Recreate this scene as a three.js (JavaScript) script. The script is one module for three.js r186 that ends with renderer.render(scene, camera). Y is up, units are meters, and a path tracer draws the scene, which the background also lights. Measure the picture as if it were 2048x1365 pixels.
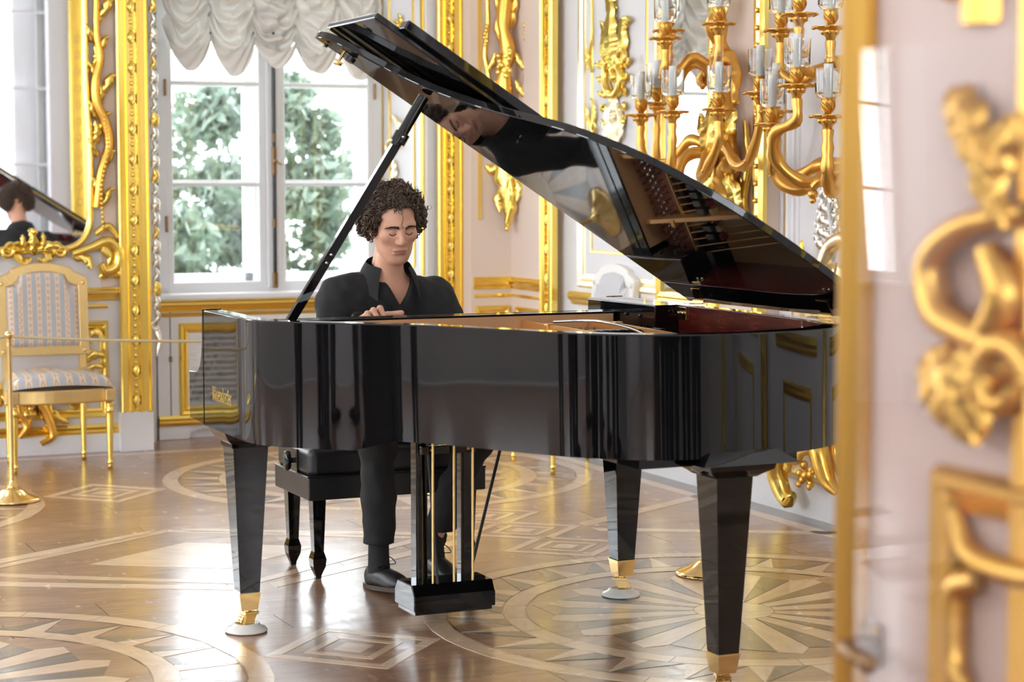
import * as THREE from 'three';
import { mergeGeometries } from 'three/addons/utils/BufferGeometryUtils.js';
import { RoundedBoxGeometry } from 'three/addons/geometries/RoundedBoxGeometry.js';
import { FontLoader } from 'three/addons/loaders/FontLoader.js';
import { TextGeometry } from 'three/addons/geometries/TextGeometry.js';
import { RectAreaLightUniformsLib } from 'three/addons/lights/RectAreaLightUniformsLib.js';
import { ImprovedNoise } from 'three/addons/math/ImprovedNoise.js';

// ---------------------------------------------------------------- camera, sky, exposure
// The room is axis-aligned: far window wall z = -4.46, right wall x = 2.855; the camera looks in through a doorway.
const scene = new THREE.Scene();
const camera = new THREE.PerspectiveCamera(2 * Math.atan(682.5 / 4000) * 180 / Math.PI, 1.5, 0.1, 200);
camera.position.set(-1.81587, 1.43, 6.08775);
{ const t = Math.atan(317.5 / 4000), c = Math.cos(t);
  camera.lookAt(camera.position.x + 0.410768 * c, 1.43 - Math.sin(t), camera.position.z - 0.91174 * c); }
camera.focus = 6.85; camera.userData.fStop = 3.6;
scene.background = new THREE.Color().setRGB(0.89, 0.945, 1.0);
scene.backgroundIntensity = 7.0;
const renderer = new THREE.WebGLRenderer();
renderer.toneMapping = THREE.LinearToneMapping;
renderer.toneMappingExposure = 1.22;
renderer.shadowMap.enabled = true;

// lamps added at windows outside the frame, brightening the room on top of the sky: [x, z, facing direction]
RectAreaLightUniformsLib.init();
const windowFill = (x, z, dx, dz, w, h) => { const l = new THREE.RectAreaLight(new THREE.Color().setRGB(0.90, 0.95, 1.0), 5.0, w, h); l.name = 'window_fill_light'; l.position.set(x, 0.8 + h / 2, z); l.lookAt(x + dx, 0.8 + h / 2, z + dz); scene.add(l); };
for (const x of [-1.2, -4.0, -6.8]) windowFill(x, -5.18, 0, 1, 1.26, 3.05);
for (const x of [-6.8, -4.0, 1.3]) windowFill(x, 5.2, 0, -1, 1.36, 3.05);
for (const z of [-2.9, 0.2, 3.3]) windowFill(-8.62, z, 1, 0, 1.46, 3.05);
for (const x of [-3.15, 0.15]) windowFill(x, 9.72, 0, -1, 1.46, 2.75);

// ---------------------------------------------------------------- helpers
let seed = 7;
const rnd = () => { seed = (seed * 1664525 + 1013904223) >>> 0; return seed / 4294967296; };
const rr = (a, b) => a + (b - a) * rnd();
const noise = new ImprovedNoise();
const PI = Math.PI, sin = Math.sin, cos = Math.cos;
const V = (x, y, z = 0) => new THREE.Vector3(x, y, z);
const used = {};
function numbered(n) { const k = used[n] = (used[n] ?? -1) + 1; return k ? `${n}_${String(k).padStart(3, '0')}` : n; }
function tag(o, label, category, group, kind) {
  if (label) o.userData.label = label;
  if (category) o.userData.category = category;
  if (group) o.userData.group = group;
  if (kind) o.userData.kind = kind;
  return o;
}
function thing(name, label, category, p = [0, 0, 0], turn = 0, group) {
  const o = new THREE.Group(); o.name = numbered(name); scene.add(o);
  o.position.set(...p); o.rotation.y = turn;
  return tag(o, label, category, group);
}
function part(name, geo, mat, parent, label) {
  const m = new THREE.Mesh(Array.isArray(geo) ? merge(geo) : geo, mat);
  m.name = name; m.castShadow = m.receiveShadow = true;
  (parent ?? scene).add(m);
  if (!parent) m.name = numbered(name);
  if (label) m.userData.label = label;
  return m;
}
function struct(name, geo, mat, parent) { const m = part(name, geo, mat, parent); if (!parent) m.userData.kind = 'structure'; return m; }
function structGroup(name) { const g = new THREE.Group(); g.name = numbered(name); g.userData.kind = 'structure'; scene.add(g); return g; }
function merge(list) {
  const l = list.flat(9).map((g) => {
    let q = g.index ? g.toNonIndexed() : g.clone();
    for (const k of Object.keys(q.attributes)) if (!['position', 'normal', 'uv'].includes(k)) q.deleteAttribute(k);
    if (!q.attributes.normal) q.computeVertexNormals();
    if (!q.attributes.uv) q.setAttribute('uv', new THREE.BufferAttribute(new Float32Array(q.attributes.position.count * 2), 2));
    q.morphAttributes = {}; q.clearGroups();
    return q;
  });
  return mergeGeometries(l);
}
const T = (g, x, y, z) => g.translate(x, y, z);
const box = (w, h, d, x = 0, y = 0, z = 0) => T(new THREE.BoxGeometry(w, h, d), x, y, z);
const rbox = (w, h, d, r, x = 0, y = 0, z = 0) => T(new RoundedBoxGeometry(w, h, d, 2, r), x, y, z);
const cyl = (r0, r1, h, x = 0, y = 0, z = 0, n = 16) => T(new THREE.CylinderGeometry(r1, r0, h, n), x, y, z); // r0 bottom, r1 top
const ball = (r, x = 0, y = 0, z = 0, sx = 1, sy = 1, sz = 1, n = 10) => T(new THREE.SphereGeometry(r, n, Math.ceil(n * 0.7)).scale(sx, sy, sz), x, y, z);
const lathe = (pts, n = 24) => new THREE.LatheGeometry(pts.map(([r, y]) => new THREE.Vector2(r, y)), n);
function between(a, b, w, d, n) { // a bar from a to b
  const A = V(...a), Bv = V(...b), L = A.distanceTo(Bv);
  const g = n ? new THREE.CylinderGeometry(d ?? w, w, L, n) : new THREE.BoxGeometry(w, L, d ?? w);
  const q = new THREE.Quaternion().setFromUnitVectors(V(0, 1, 0), Bv.clone().sub(A).normalize());
  return g.applyQuaternion(q).translate((A.x + Bv.x) / 2, (A.y + Bv.y) / 2, (A.z + Bv.z) / 2);
}
// swept tube: pts -> Catmull-Rom, radius r(t) or number, flat squashes along the frame's second axis
function tube(pts, r, n = 24, m = 8, flat = 1, cap = true) {
  const c = new THREE.CatmullRomCurve3(pts.map((p) => (p.isVector3 ? p : V(...p))), false, 'centripetal');
  const P = [], N = [], I = [], U = [];
  let prev = null;
  const rad = typeof r === 'function' ? r : () => r;
  for (let i = 0; i <= n; i++) {
    const t = i / n, p = c.getPoint(t), d = c.getTangent(t);
    let nrm = prev ? prev.clone() : (Math.abs(d.z) < 0.9 ? V(0, 0, 1) : V(0, 1, 0));
    nrm.sub(d.clone().multiplyScalar(nrm.dot(d))).normalize(); prev = nrm;
    const b = d.clone().cross(nrm), q = rad(t);
    for (let j = 0; j <= m; j++) {
      const a = j / m * 2 * PI, x = cos(a), y = sin(a);
      P.push(p.x + (nrm.x * x * flat + b.x * y) * q, p.y + (nrm.y * x * flat + b.y * y) * q, p.z + (nrm.z * x * flat + b.z * y) * q);
      const v = V(nrm.x * x + b.x * y * flat, nrm.y * x + b.y * y * flat, nrm.z * x + b.z * y * flat).normalize();
      N.push(v.x, v.y, v.z); U.push(t, j / m);
      if (i < n && j < m) { const k = i * (m + 1) + j; I.push(k, k + 1, k + m + 1, k + 1, k + m + 2, k + m + 1); }
    }
  }
  if (cap) for (const i of [0, n]) for (let j = 1; j < m - 1; j++) { const k = i * (m + 1); i ? I.push(k, k + j, k + j + 1) : I.push(k, k + j + 1, k + j); }
  const g = new THREE.BufferGeometry();
  g.setAttribute('position', new THREE.Float32BufferAttribute(P, 3)); g.setAttribute('normal', new THREE.Float32BufferAttribute(N, 3)); g.setAttribute('uv', new THREE.Float32BufferAttribute(U, 2));
  g.setIndex(I); return g;
}
function tris(P, I, U) { const g = new THREE.BufferGeometry(); g.setAttribute('position', new THREE.Float32BufferAttribute(P, 3)); if (U) g.setAttribute('uv', new THREE.Float32BufferAttribute(U, 2)); g.setIndex(I); g.computeVertexNormals(); return g; }
function grid(nu, nv, f) { // smooth sheet
  const P = [], I = [], U = [];
  for (let j = 0; j <= nv; j++) for (let i = 0; i <= nu; i++) { const p = f(i / nu, j / nv); P.push(p[0], p[1], p[2]); U.push(i / nu, j / nv); if (i < nu && j < nv) { const k = j * (nu + 1) + i; I.push(k, k + 1, k + nu + 1, k + 1, k + nu + 2, k + nu + 1); } }
  return tris(P, I, U);
}
// moulding run: profile [[out, up]...] extruded along local x over length L (centred), standing off z = 0
function run(profile, L) {
  const P = [], I = [];
  profile.forEach(([o, u], i) => { if (i) { const [a, b] = profile[i - 1], k = P.length / 3; P.push(-L / 2, b, a, L / 2, b, a, L / 2, u, o, -L / 2, u, o); I.push(k, k + 1, k + 2, k, k + 2, k + 3); } });
  const n = profile.length, cap = (x, s) => { const k = P.length / 3; let cu = 0; profile.forEach((p) => cu += p[1] / n); P.push(x, cu, 0); profile.forEach(([o, u]) => P.push(x, u, o)); for (let i = 1; i < n; i++) s ? I.push(k, k + i, k + i + 1) : I.push(k, k + i + 1, k + i); };
  cap(-L / 2, 0); cap(L / 2, 1);
  const g = tris(P, I).toNonIndexed(); g.computeVertexNormals(); return g;
}
// mitred rectangular frame round w x h: profile [[outward, relief]...]
function frame(w, h, profile) {
  const P = [], I = [], c = [[-1, -1], [1, -1], [1, 1], [-1, 1]];
  for (let i = 1; i < profile.length; i++) {
    const [a0, b0] = profile[i - 1], [a1, b1] = profile[i];
    for (let s = 0; s < 4; s++) {
      const [x0, y0] = c[s], [x1, y1] = c[(s + 1) % 4], k = P.length / 3;
      P.push(x0 * (w / 2 + a0), y0 * (h / 2 + a0), b0, x1 * (w / 2 + a0), y1 * (h / 2 + a0), b0, x1 * (w / 2 + a1), y1 * (h / 2 + a1), b1, x0 * (w / 2 + a1), y0 * (h / 2 + a1), b1);
      I.push(k, k + 2, k + 1, k, k + 3, k + 2);
    }
  }
  return tris(P, I);
}
// carved ornament pieces in a wall plane (x right, y up, z out of the wall)
const path2 = (pts) => new THREE.CatmullRomCurve3(pts.map(([x, y, z = 0]) => V(x, y, z)), false, 'centripetal');
const spiral = (cx, cy, r0, r1, a0, a1, n = 14) => Array.from({ length: n + 1 }, (_, i) => { const t = i / n, a = a0 + (a1 - a0) * t, r = r0 + (r1 - r0) * t; return [cx + r * cos(a), cy + r * sin(a)]; });
const scroll = (pts, r0, r1, z = 0.012, n = 26) => tube(pts.map(([x, y, zz = 0]) => V(x, y, zz + z)), (t) => (r0 + (r1 - r0) * t) * (0.8 + 0.35 * sin(PI * t)), n, 8, 1.1);
function leaf(pts, W, relief = 0.02, lobes = 5, lift = 0.02, n = 22) {
  const c = path2(pts), P = [], I = [], S = [-1, -0.55, 0, 0.55, 1];
  for (let i = 0; i <= n; i++) {
    const t = i / n, p = c.getPoint(t), d = c.getTangent(t), nx = -d.y, ny = d.x;
    const w = W * Math.pow(sin(PI * Math.pow(t * 0.96 + 0.04, 0.75)), 0.7) * (0.62 + 0.38 * Math.abs(sin(lobes * PI * t))) + W * 0.03;
    S.forEach((s) => { const z = p.z + 0.004 + relief * (Math.abs(s) === 1 ? 0.15 : s ? 1 : 0.62) * (0.35 + 0.65 * sin(PI * (0.1 + 0.9 * t))) + lift * t * t;
      P.push(p.x + nx * w * s, p.y + ny * w * s, z); });
    if (i < n) for (let j = 0; j < 4; j++) { const k = i * 5 + j; I.push(k, k + 5, k + 1, k + 1, k + 5, k + 6); }
  }
  return tris(P, I);
}
const beads = (pts, r0, r1, n, z = 0.01) => { const c = path2(pts); return merge(Array.from({ length: n }, (_, i) => { const t = n > 1 ? i / (n - 1) : 0, p = c.getPoint(t); return ball(r0 + (r1 - r0) * t, p.x, p.y, p.z + z, 1, 1, 1, 6); })); };
const mirrorX = (g) => { const q = g.clone().scale(-1, 1, 1); if (q.index) { const a = q.index.array; for (let i = 0; i < a.length; i += 3) { const t = a[i]; a[i] = a[i + 1]; a[i + 1] = t; } } else { const q2 = q; for (const k of Object.keys(q2.attributes)) { const A = q2.attributes[k], s = A.itemSize; for (let i = 0; i < A.count; i += 3) for (let c = 0; c < s; c++) { const u = A.array[i * s + c]; A.array[i * s + c] = A.array[(i + 1) * s + c]; A.array[(i + 1) * s + c] = u; } } } q.computeVertexNormals(); return q; };
// smooth meshes from distance fields (surface nets)
const smin = (a, b, k) => { const h = Math.max(k - Math.abs(a - b), 0) / k; return Math.min(a, b) - h * h * k * 0.25; };
function cap3(px, py, pz, a, b, ra, rb) { const bx = b[0] - a[0], by = b[1] - a[1], bz = b[2] - a[2], ax = px - a[0], ay = py - a[1], az = pz - a[2]; let t = (ax * bx + ay * by + az * bz) / (bx * bx + by * by + bz * bz); t = t < 0 ? 0 : t > 1 ? 1 : t; const dx = ax - bx * t, dy = ay - by * t, dz = az - bz * t; return Math.sqrt(dx * dx + dy * dy + dz * dz) - ra - (rb - ra) * t; }
function ell(px, py, pz, cx, cy, cz, rx, ry, rz) { const x = (px - cx) / rx, y = (py - cy) / ry, z = (pz - cz) / rz, k = Math.sqrt(x * x + y * y + z * z), x2 = x / rx, y2 = y / ry, z2 = z / rz, k2 = Math.sqrt(x2 * x2 + y2 * y2 + z2 * z2); return k2 < 1e-6 ? -Math.min(rx, ry, rz) : k * (k - 1) / k2; }
function nets(f, lo, hi, h) {
  const n = [0, 1, 2].map((i) => Math.ceil((hi[i] - lo[i]) / h) + 1), [nx, ny, nz] = n, val = new Float32Array(nx * ny * nz);
  for (let k = 0, q = 0; k < nz; k++) for (let j = 0; j < ny; j++) for (let i = 0; i < nx; i++) val[q++] = f(lo[0] + i * h, lo[1] + j * h, lo[2] + k * h);
  const id = new Int32Array(nx * ny * nz).fill(-1), P = [], I = [], st = [1, nx, nx * ny];
  for (let k = 0; k < nz - 1; k++) for (let j = 0; j < ny - 1; j++) for (let i = 0; i < nx - 1; i++) {
    const q = i + j * nx + k * nx * ny; let m = 0, cx = 0, cy = 0, cz = 0;
    for (let e = 0; e < 3; e++) for (let c = 0; c < 4; c++) {
      const a = (e + 1) % 3, b = (e + 2) % 3, oa = c & 1, ob = c >> 1, p0 = q + oa * st[a] + ob * st[b], v0 = val[p0], v1 = val[p0 + st[e]];
      if ((v0 < 0) !== (v1 < 0)) { const t = v0 / (v0 - v1), o = [0, 0, 0]; o[a] = oa; o[b] = ob; o[e] = t; cx += o[0]; cy += o[1]; cz += o[2]; m++; }
    }
    if (m) { id[q] = P.length / 3; P.push(lo[0] + (i + cx / m) * h, lo[1] + (j + cy / m) * h, lo[2] + (k + cz / m) * h); }
  }
  for (let k = 1; k < nz - 1; k++) for (let j = 1; j < ny - 1; j++) for (let i = 1; i < nx - 1; i++) {
    const q = i + j * nx + k * nx * ny;
    for (let e = 0; e < 3; e++) { const v0 = val[q], v1 = val[q + st[e]]; if ((v0 < 0) === (v1 < 0)) continue;
      const a = (e + 1) % 3, b = (e + 2) % 3, A = id[q], B = id[q - st[a]], C = id[q - st[a] - st[b]], D = id[q - st[b]];
      if (A < 0 || B < 0 || C < 0 || D < 0) continue;
      if (v0 < 0) I.push(A, B, C, A, C, D); else I.push(A, C, B, A, D, C); }
  }
  return tris(P, I);
}
// ---------------------------------------------------------------- materials
const lin = (r, g, b) => new THREE.Color().setRGB(r, g, b);
const std = (r, g, b, rough, metal = 0, more = {}) => new THREE.MeshPhysicalMaterial({ color: lin(r, g, b), roughness: rough, metalness: metal, side: THREE.DoubleSide, ...more });
function dataTex(w, h, f, srgb = true) {
  const a = new Uint8Array(w * h * 4);
  for (let y = 0; y < h; y++) for (let x = 0; x < w; x++) { const c = f(x, y), i = (y * w + x) * 4; a[i] = c[0]; a[i + 1] = c[1]; a[i + 2] = c[2]; a[i + 3] = 255; }
  const t = new THREE.DataTexture(a, w, h); t.wrapS = t.wrapT = THREE.RepeatWrapping; t.magFilter = THREE.LinearFilter; t.minFilter = THREE.LinearMipmapLinearFilter; t.generateMipmaps = true;
  if (srgb) t.colorSpace = THREE.SRGBColorSpace; t.needsUpdate = true; return t;
}
// wood grain, one texture tile = 1 m along x, 0.5 m across y
function wood(c0, c1, k, cross = 0) {
  return dataTex(512, 256, (x, y) => {
    const u = x / 512, v = y / 256, w = 2 * PI;
    const n = 0.5 * noise.noise(cos(u * w) * 1.5, sin(u * w) * 1.5, v * 22 + k) + 0.35 * noise.noise(cos(u * w) * 3, sin(u * w) * 3 + k, v * 70) + 0.25 * noise.noise(u * 90, v * 160, k) + 0.3 * noise.noise(cos(u * w), sin(u * w), v * 6 + k * 3);
    const t = Math.min(1, Math.max(0, 0.5 + n * 0.9));
    return [0, 1, 2].map((i) => c0[i] + (c1[i] - c0[i]) * t);
  });
}
const scuff = dataTex(512, 512, (x, y) => { const n = noise.noise(x / 9, y / 160, 3) * 0.5 + noise.noise(x / 60, y / 60, 9) * 0.7 + noise.noise(x / 4, y / 4, 5) * 0.25; const q = 128 + n * 70; return [q, q, q]; }, false);
scuff.repeat.set(0.7, 0.7);
const woodMat = (tex, rough = 0.2) => new THREE.MeshPhysicalMaterial({ map: tex, roughness: rough * 2, roughnessMap: scuff, clearcoat: 0.6, clearcoatRoughness: 0.28, side: THREE.DoubleSide });
const M = {
  wall: std(0.80, 0.79, 0.815, 0.55), plain: std(0.83, 0.825, 0.845, 0.5), ceiling: std(0.85, 0.84, 0.83, 0.8),
  gold: std(0.93, 0.68, 0.175, 0.23, 1), goldDeep: std(0.84, 0.49, 0.10, 0.26, 1), goldPale: std(0.93, 0.80, 0.52, 0.28, 1), silver: std(0.82, 0.80, 0.74, 0.25, 1), brass: std(0.88, 0.63, 0.27, 0.14, 1),
  black: std(0.0035, 0.0035, 0.004, 0.03, 0, { ior: 1.56 }), satin: std(0.008, 0.008, 0.009, 0.22), steel: std(0.55, 0.55, 0.55, 0.2, 1), iron: std(0.02, 0.02, 0.022, 0.4),
  mirror: std(0.9, 0.9, 0.9, 0.015, 1), glass: new THREE.MeshPhysicalMaterial({ color: lin(0.97, 0.98, 0.98), roughness: 0, transmission: 1, thickness: 0, ior: 1.5, side: THREE.DoubleSide }),
  candle: std(0.78, 0.77, 0.72, 0.5), porcelain: std(0.78, 0.76, 0.71, 0.12), leather: std(0.011, 0.011, 0.012, 0.36),
  copper: std(0.82, 0.42, 0.14, 0.32, 0.7), plateTan: std(0.66, 0.36, 0.17, 0.45), felt: std(0.18, 0.02, 0.015, 0.9), spruce: std(0.56, 0.33, 0.14, 0.4),
  frameWhite: std(0.78, 0.785, 0.80, 0.42), curtain: new THREE.MeshPhysicalMaterial({ color: lin(0.74, 0.705, 0.66), roughness: 1, transmission: 0.12, thickness: 0, side: THREE.DoubleSide }),
  sconceGold: std(0.76, 0.43, 0.105, 0.36, 1), peach: std(0.80, 0.66, 0.575, 0.55), shadedDoorGold: std(0.66, 0.38, 0.085, 0.32, 1), solidGlass: new THREE.MeshPhysicalMaterial({ color: lin(0.98, 0.99, 0.99), roughness: 0, transmission: 1, thickness: 0.003, ior: 1.5, side: THREE.DoubleSide }),  // door gilding is a darker gold, its lack of light put into the colour
  rope: std(0.52, 0.42, 0.24, 0.7), dark: std(0.03, 0.028, 0.027, 0.8), bronze: std(0.28, 0.17, 0.09, 0.35, 1),
};
// ---------------------------------------------------------------- floor: marquetry parquet
const XL = -8.2, XR = 2.855, ZF = -4.46, ZN = 4.85, HC = 4.7;
const W = {
  brown: [0, 1, 2].map((k) => woodMat(wood([[132, 96, 72], [142, 104, 80], [122, 88, 68]][k], [[178, 138, 108], [190, 150, 120], [166, 128, 100]][k], 3 + k * 5), 0.21)),
  light: [0, 1].map((k) => woodMat(wood([[200, 166, 132], [208, 178, 146]][k], [[226, 198, 166], [232, 208, 180]][k], 21 + k * 4), 0.21)),
  dark: [0, 1].map((k) => woodMat(wood([[74, 62, 54], [84, 72, 64]][k], [[118, 102, 90], [130, 112, 98]][k], 41 + k * 4), 0.21)),
};
const pick = (a) => a[Math.floor(rnd() * a.length)];
function slab(pts, grain = 0, y1 = 0, y0 = -0.006) { // convex polygon of [x, z], grain direction in radians
  const c = [0, 0]; pts.forEach((p) => { c[0] += p[0] / pts.length; c[1] += p[1] / pts.length; });
  const P = [], U = [], I = [], n = pts.length, ou = rnd(), ov = rnd(), cg = cos(grain), sg = sin(grain);
  let area = 0; pts.forEach((p, i) => { const q = pts[(i + 1) % n]; area += p[0] * q[1] - q[0] * p[1]; });
  const q = area > 0 ? [...pts].reverse() : pts;
  const shr = q.map(([x, z]) => { const dx = c[0] - x, dz = c[1] - z, l = Math.hypot(dx, dz) || 1; return [x + dx / l * 0.0012, z + dz / l * 0.0012]; });
  const put = (x, y, z) => { P.push(x, y, z); U.push(x * cg + z * sg + ou, (-x * sg + z * cg) * 2 + ov); };
  shr.forEach(([x, z]) => put(x, y1, z));
  for (let i = 1; i < n - 1; i++) I.push(0, i, i + 1);
  shr.forEach((a, i) => { const b = shr[(i + 1) % n], k = P.length / 3; put(a[0], y1, a[1]); put(b[0], y1, b[1]); put(b[0], y0, b[1]); put(a[0], y0, a[1]); I.push(k, k + 2, k + 1, k, k + 3, k + 2); });
  const g = new THREE.BufferGeometry(); g.setAttribute('position', new THREE.Float32BufferAttribute(P, 3)); g.setAttribute('uv', new THREE.Float32BufferAttribute(U, 2)); g.setIndex(I);
  const f = g.toNonIndexed(); f.computeVertexNormals(); return f;
}
const floor = structGroup('floor');
part('subfloor', box(XR - XL, 0.12, ZN - ZF + 0.6, (XL + XR) / 2, -0.066, (ZF + ZN) / 2 - 0.3), M.dark, floor);
{ // boards of the brown field, then inlays a hair proud of them
  let k = 0;
  for (let z = -4.82; z < 3; z += 0.21) { let x = -3.4 - (k % 3) * 0.5; while (x < XR) { const x1 = Math.min(XR, x + 1.35); part('board', slab([[x, z], [x1, z], [x1, z + 0.21], [x, z + 0.21]], 0, -0.0012, -0.006), pick(W.brown), floor); x = x1; } k++; }
  const far = []; for (let z = 3.01; z < ZN; z += 0.46) far.push(slab([[XL, z], [XR, z], [XR, Math.min(ZN, z + 0.46)], [XL, Math.min(ZN, z + 0.46)]], 0, -0.0012, -0.006));
  for (let z = -4.82; z < 3; z += 0.46) far.push(slab([[XL, z], [-3.4, z], [-3.4, Math.min(3.01, z + 0.46)], [XL, Math.min(3.01, z + 0.46)]], 0, -0.0012, -0.006));
  const s = part('far_boards', far, W.brown[1], floor); s.userData.kind = 'stuff';
  const pol = (cx, cz, r, a) => [cx + r * cos(a), cz + r * sin(a)];
  const arc = (cx, cz, r0, r1, a0, a1, n) => { const p = []; for (let i = 0; i <= n; i++) p.push(pol(cx, cz, r1, a0 + (a1 - a0) * i / n)); for (let i = n; i >= 0; i--) p.push(pol(cx, cz, r0, a0 + (a1 - a0) * i / n)); return p; };
  const ring = (cx, cz, r0, r1, a0, a1, grain) => merge([0, 1, 2].map((i) => { const b0 = a0 + (a1 - a0) * i / 3, b1 = a0 + (a1 - a0) * (i + 1) / 3; return slab([pol(cx, cz, r1, b0), pol(cx, cz, r1, (b0 + b1) / 2), pol(cx, cz, r1, b1), pol(cx, cz, r0, b1), pol(cx, cz, r0, (b0 + b1) / 2), pol(cx, cz, r0, b0)], grain); }));
  for (const [cx, cz] of [[1.576, 0.369], [-1.108, 0.33], [1.576, -3.03], [-1.108, -3.03]]) {
    part('rosette_centre', slab(Array.from({ length: 20 }, (_, i) => pol(cx, cz, 0.135, i / 20 * 2 * PI))), W.light[1], floor);
    const n = 16;
    for (let i = 0; i < n; i++) { const a = i / n * 2 * PI, h = PI / n;
      part('ray', slab([pol(cx, cz, 0.137, a), pol(cx, cz, 0.60, a - h * 0.42), pol(cx, cz, 0.56, a + h * 0.55)], a), pick(W.dark), floor);
      part('ray', slab([pol(cx, cz, 0.137, a + h * 0.15), pol(cx, cz, 0.565, a + h * 0.57), pol(cx, cz, 0.635, a + h), pol(cx, cz, 0.60, a + 2 * h - h * 0.44), pol(cx, cz, 0.137, a + 2 * h - h * 0.1)], a + h), pick(W.light), floor); }
    for (let i = 0; i < 8; i++) { const a0 = i / 8 * 2 * PI, a1 = (i + 1) / 8 * 2 * PI, g = (a0 + a1) / 2 + PI / 2;
      part('ring_strip', ring(cx, cz, 0.70, 0.775, a0, a1, g), W.light[0], floor);
      part('ring_strip', ring(cx, cz, 0.97, 1.045, a0, a1, g), W.light[0], floor); }
    for (let i = 0; i < 26; i++) { const a = i / 26 * 2 * PI, h = PI / 26;
      part('triangle', slab([pol(cx, cz, 0.778, a - h), pol(cx, cz, 0.778, a + h * 0.1), pol(cx, cz, 0.966, a + h * 0.6)], a), pick(W.dark), floor);
      part('triangle', slab([pol(cx, cz, 0.778, a + h * 0.12), pol(cx, cz, 0.778, a + h * 0.96), pol(cx, cz, 0.966, a + h * 0.64)], a), pick(W.light), floor); }
  }
  const dia = (x, z, a, b, m, y = 0) => part('diamond', slab([[x - a, z], [x, z - b], [x + a, z], [x, z + b]], PI / 4, y), m, floor);
  const strapDia = (x, z, a, b, w) => { const c = [[x - a, z], [x, z - b], [x + a, z], [x, z + b]], o = (p) => [x + (p[0] - x) * (1 - w), z + (p[1] - z) * (1 - w)];
    c.forEach((p, i) => { const q = c[(i + 1) % 4]; part('strap', slab([p, q, o(q), o(p)], Math.atan2(q[1] - p[1], q[0] - p[0])), pick(W.light), floor); }); };
  const nest = (x, z, a, b) => { strapDia(x, z, a, b, 0.2); strapDia(x, z, a * 0.56, b * 0.56, 0.24); dia(x, z, a * 0.24, b * 0.24, pick(W.light)); };
  nest(0.234, -3.03, 0.29, 0.30); nest(0.234, 0.35, 0.29, 0.30);
  for (const z of [-0.93, -1.33, -1.73]) nest(1.576, z, 0.27, 0.24);
  for (const z of [-0.93, -1.33, -1.73]) nest(-1.108, z, 0.27, 0.24);
  for (const [cx, s] of [[1.576, 1], [-1.108, -1]]) for (const k of [1, -1]) { // long straps linking the rosettes
    for (const m of [1, -1]) { const x0 = cx + k * 0.28, x1 = cx + k * 1.28, z0 = -1.33 + m * 0.06, z1 = -1.33 + m * 0.62, w = 0.075;
      part('strap', slab([[x0, z0], [x1, z1], [x1, z1 + w * 1.1], [x0, z0 + w * 1.1]], Math.atan2(z1 - z0, x1 - x0)), pick(W.light), floor); } }
  for (const z of [-1.33]) { const x = 0.234; strapDia(x, z, 0.95, 0.62, 0.1); dia(x, z, 0.45, 0.30, W.light[1], -0.0004); }
  const rim = (x0, z0, x1, z1, m) => part('border', slab([[x0, z0], [x1, z0], [x1, z1], [x0, z1]], x1 - x0 > z1 - z0 ? 0 : PI / 2), m, floor);
  rim(XR - 0.22, ZF + 0.2, XR - 0.15, 2.9, W.light[0]); rim(XR - 0.15, ZF + 0.2, XR, 2.9, W.dark[1]); rim(-3.4, ZF + 0.12, XR - 0.23, ZF + 0.19, W.light[0]);
}
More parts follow.
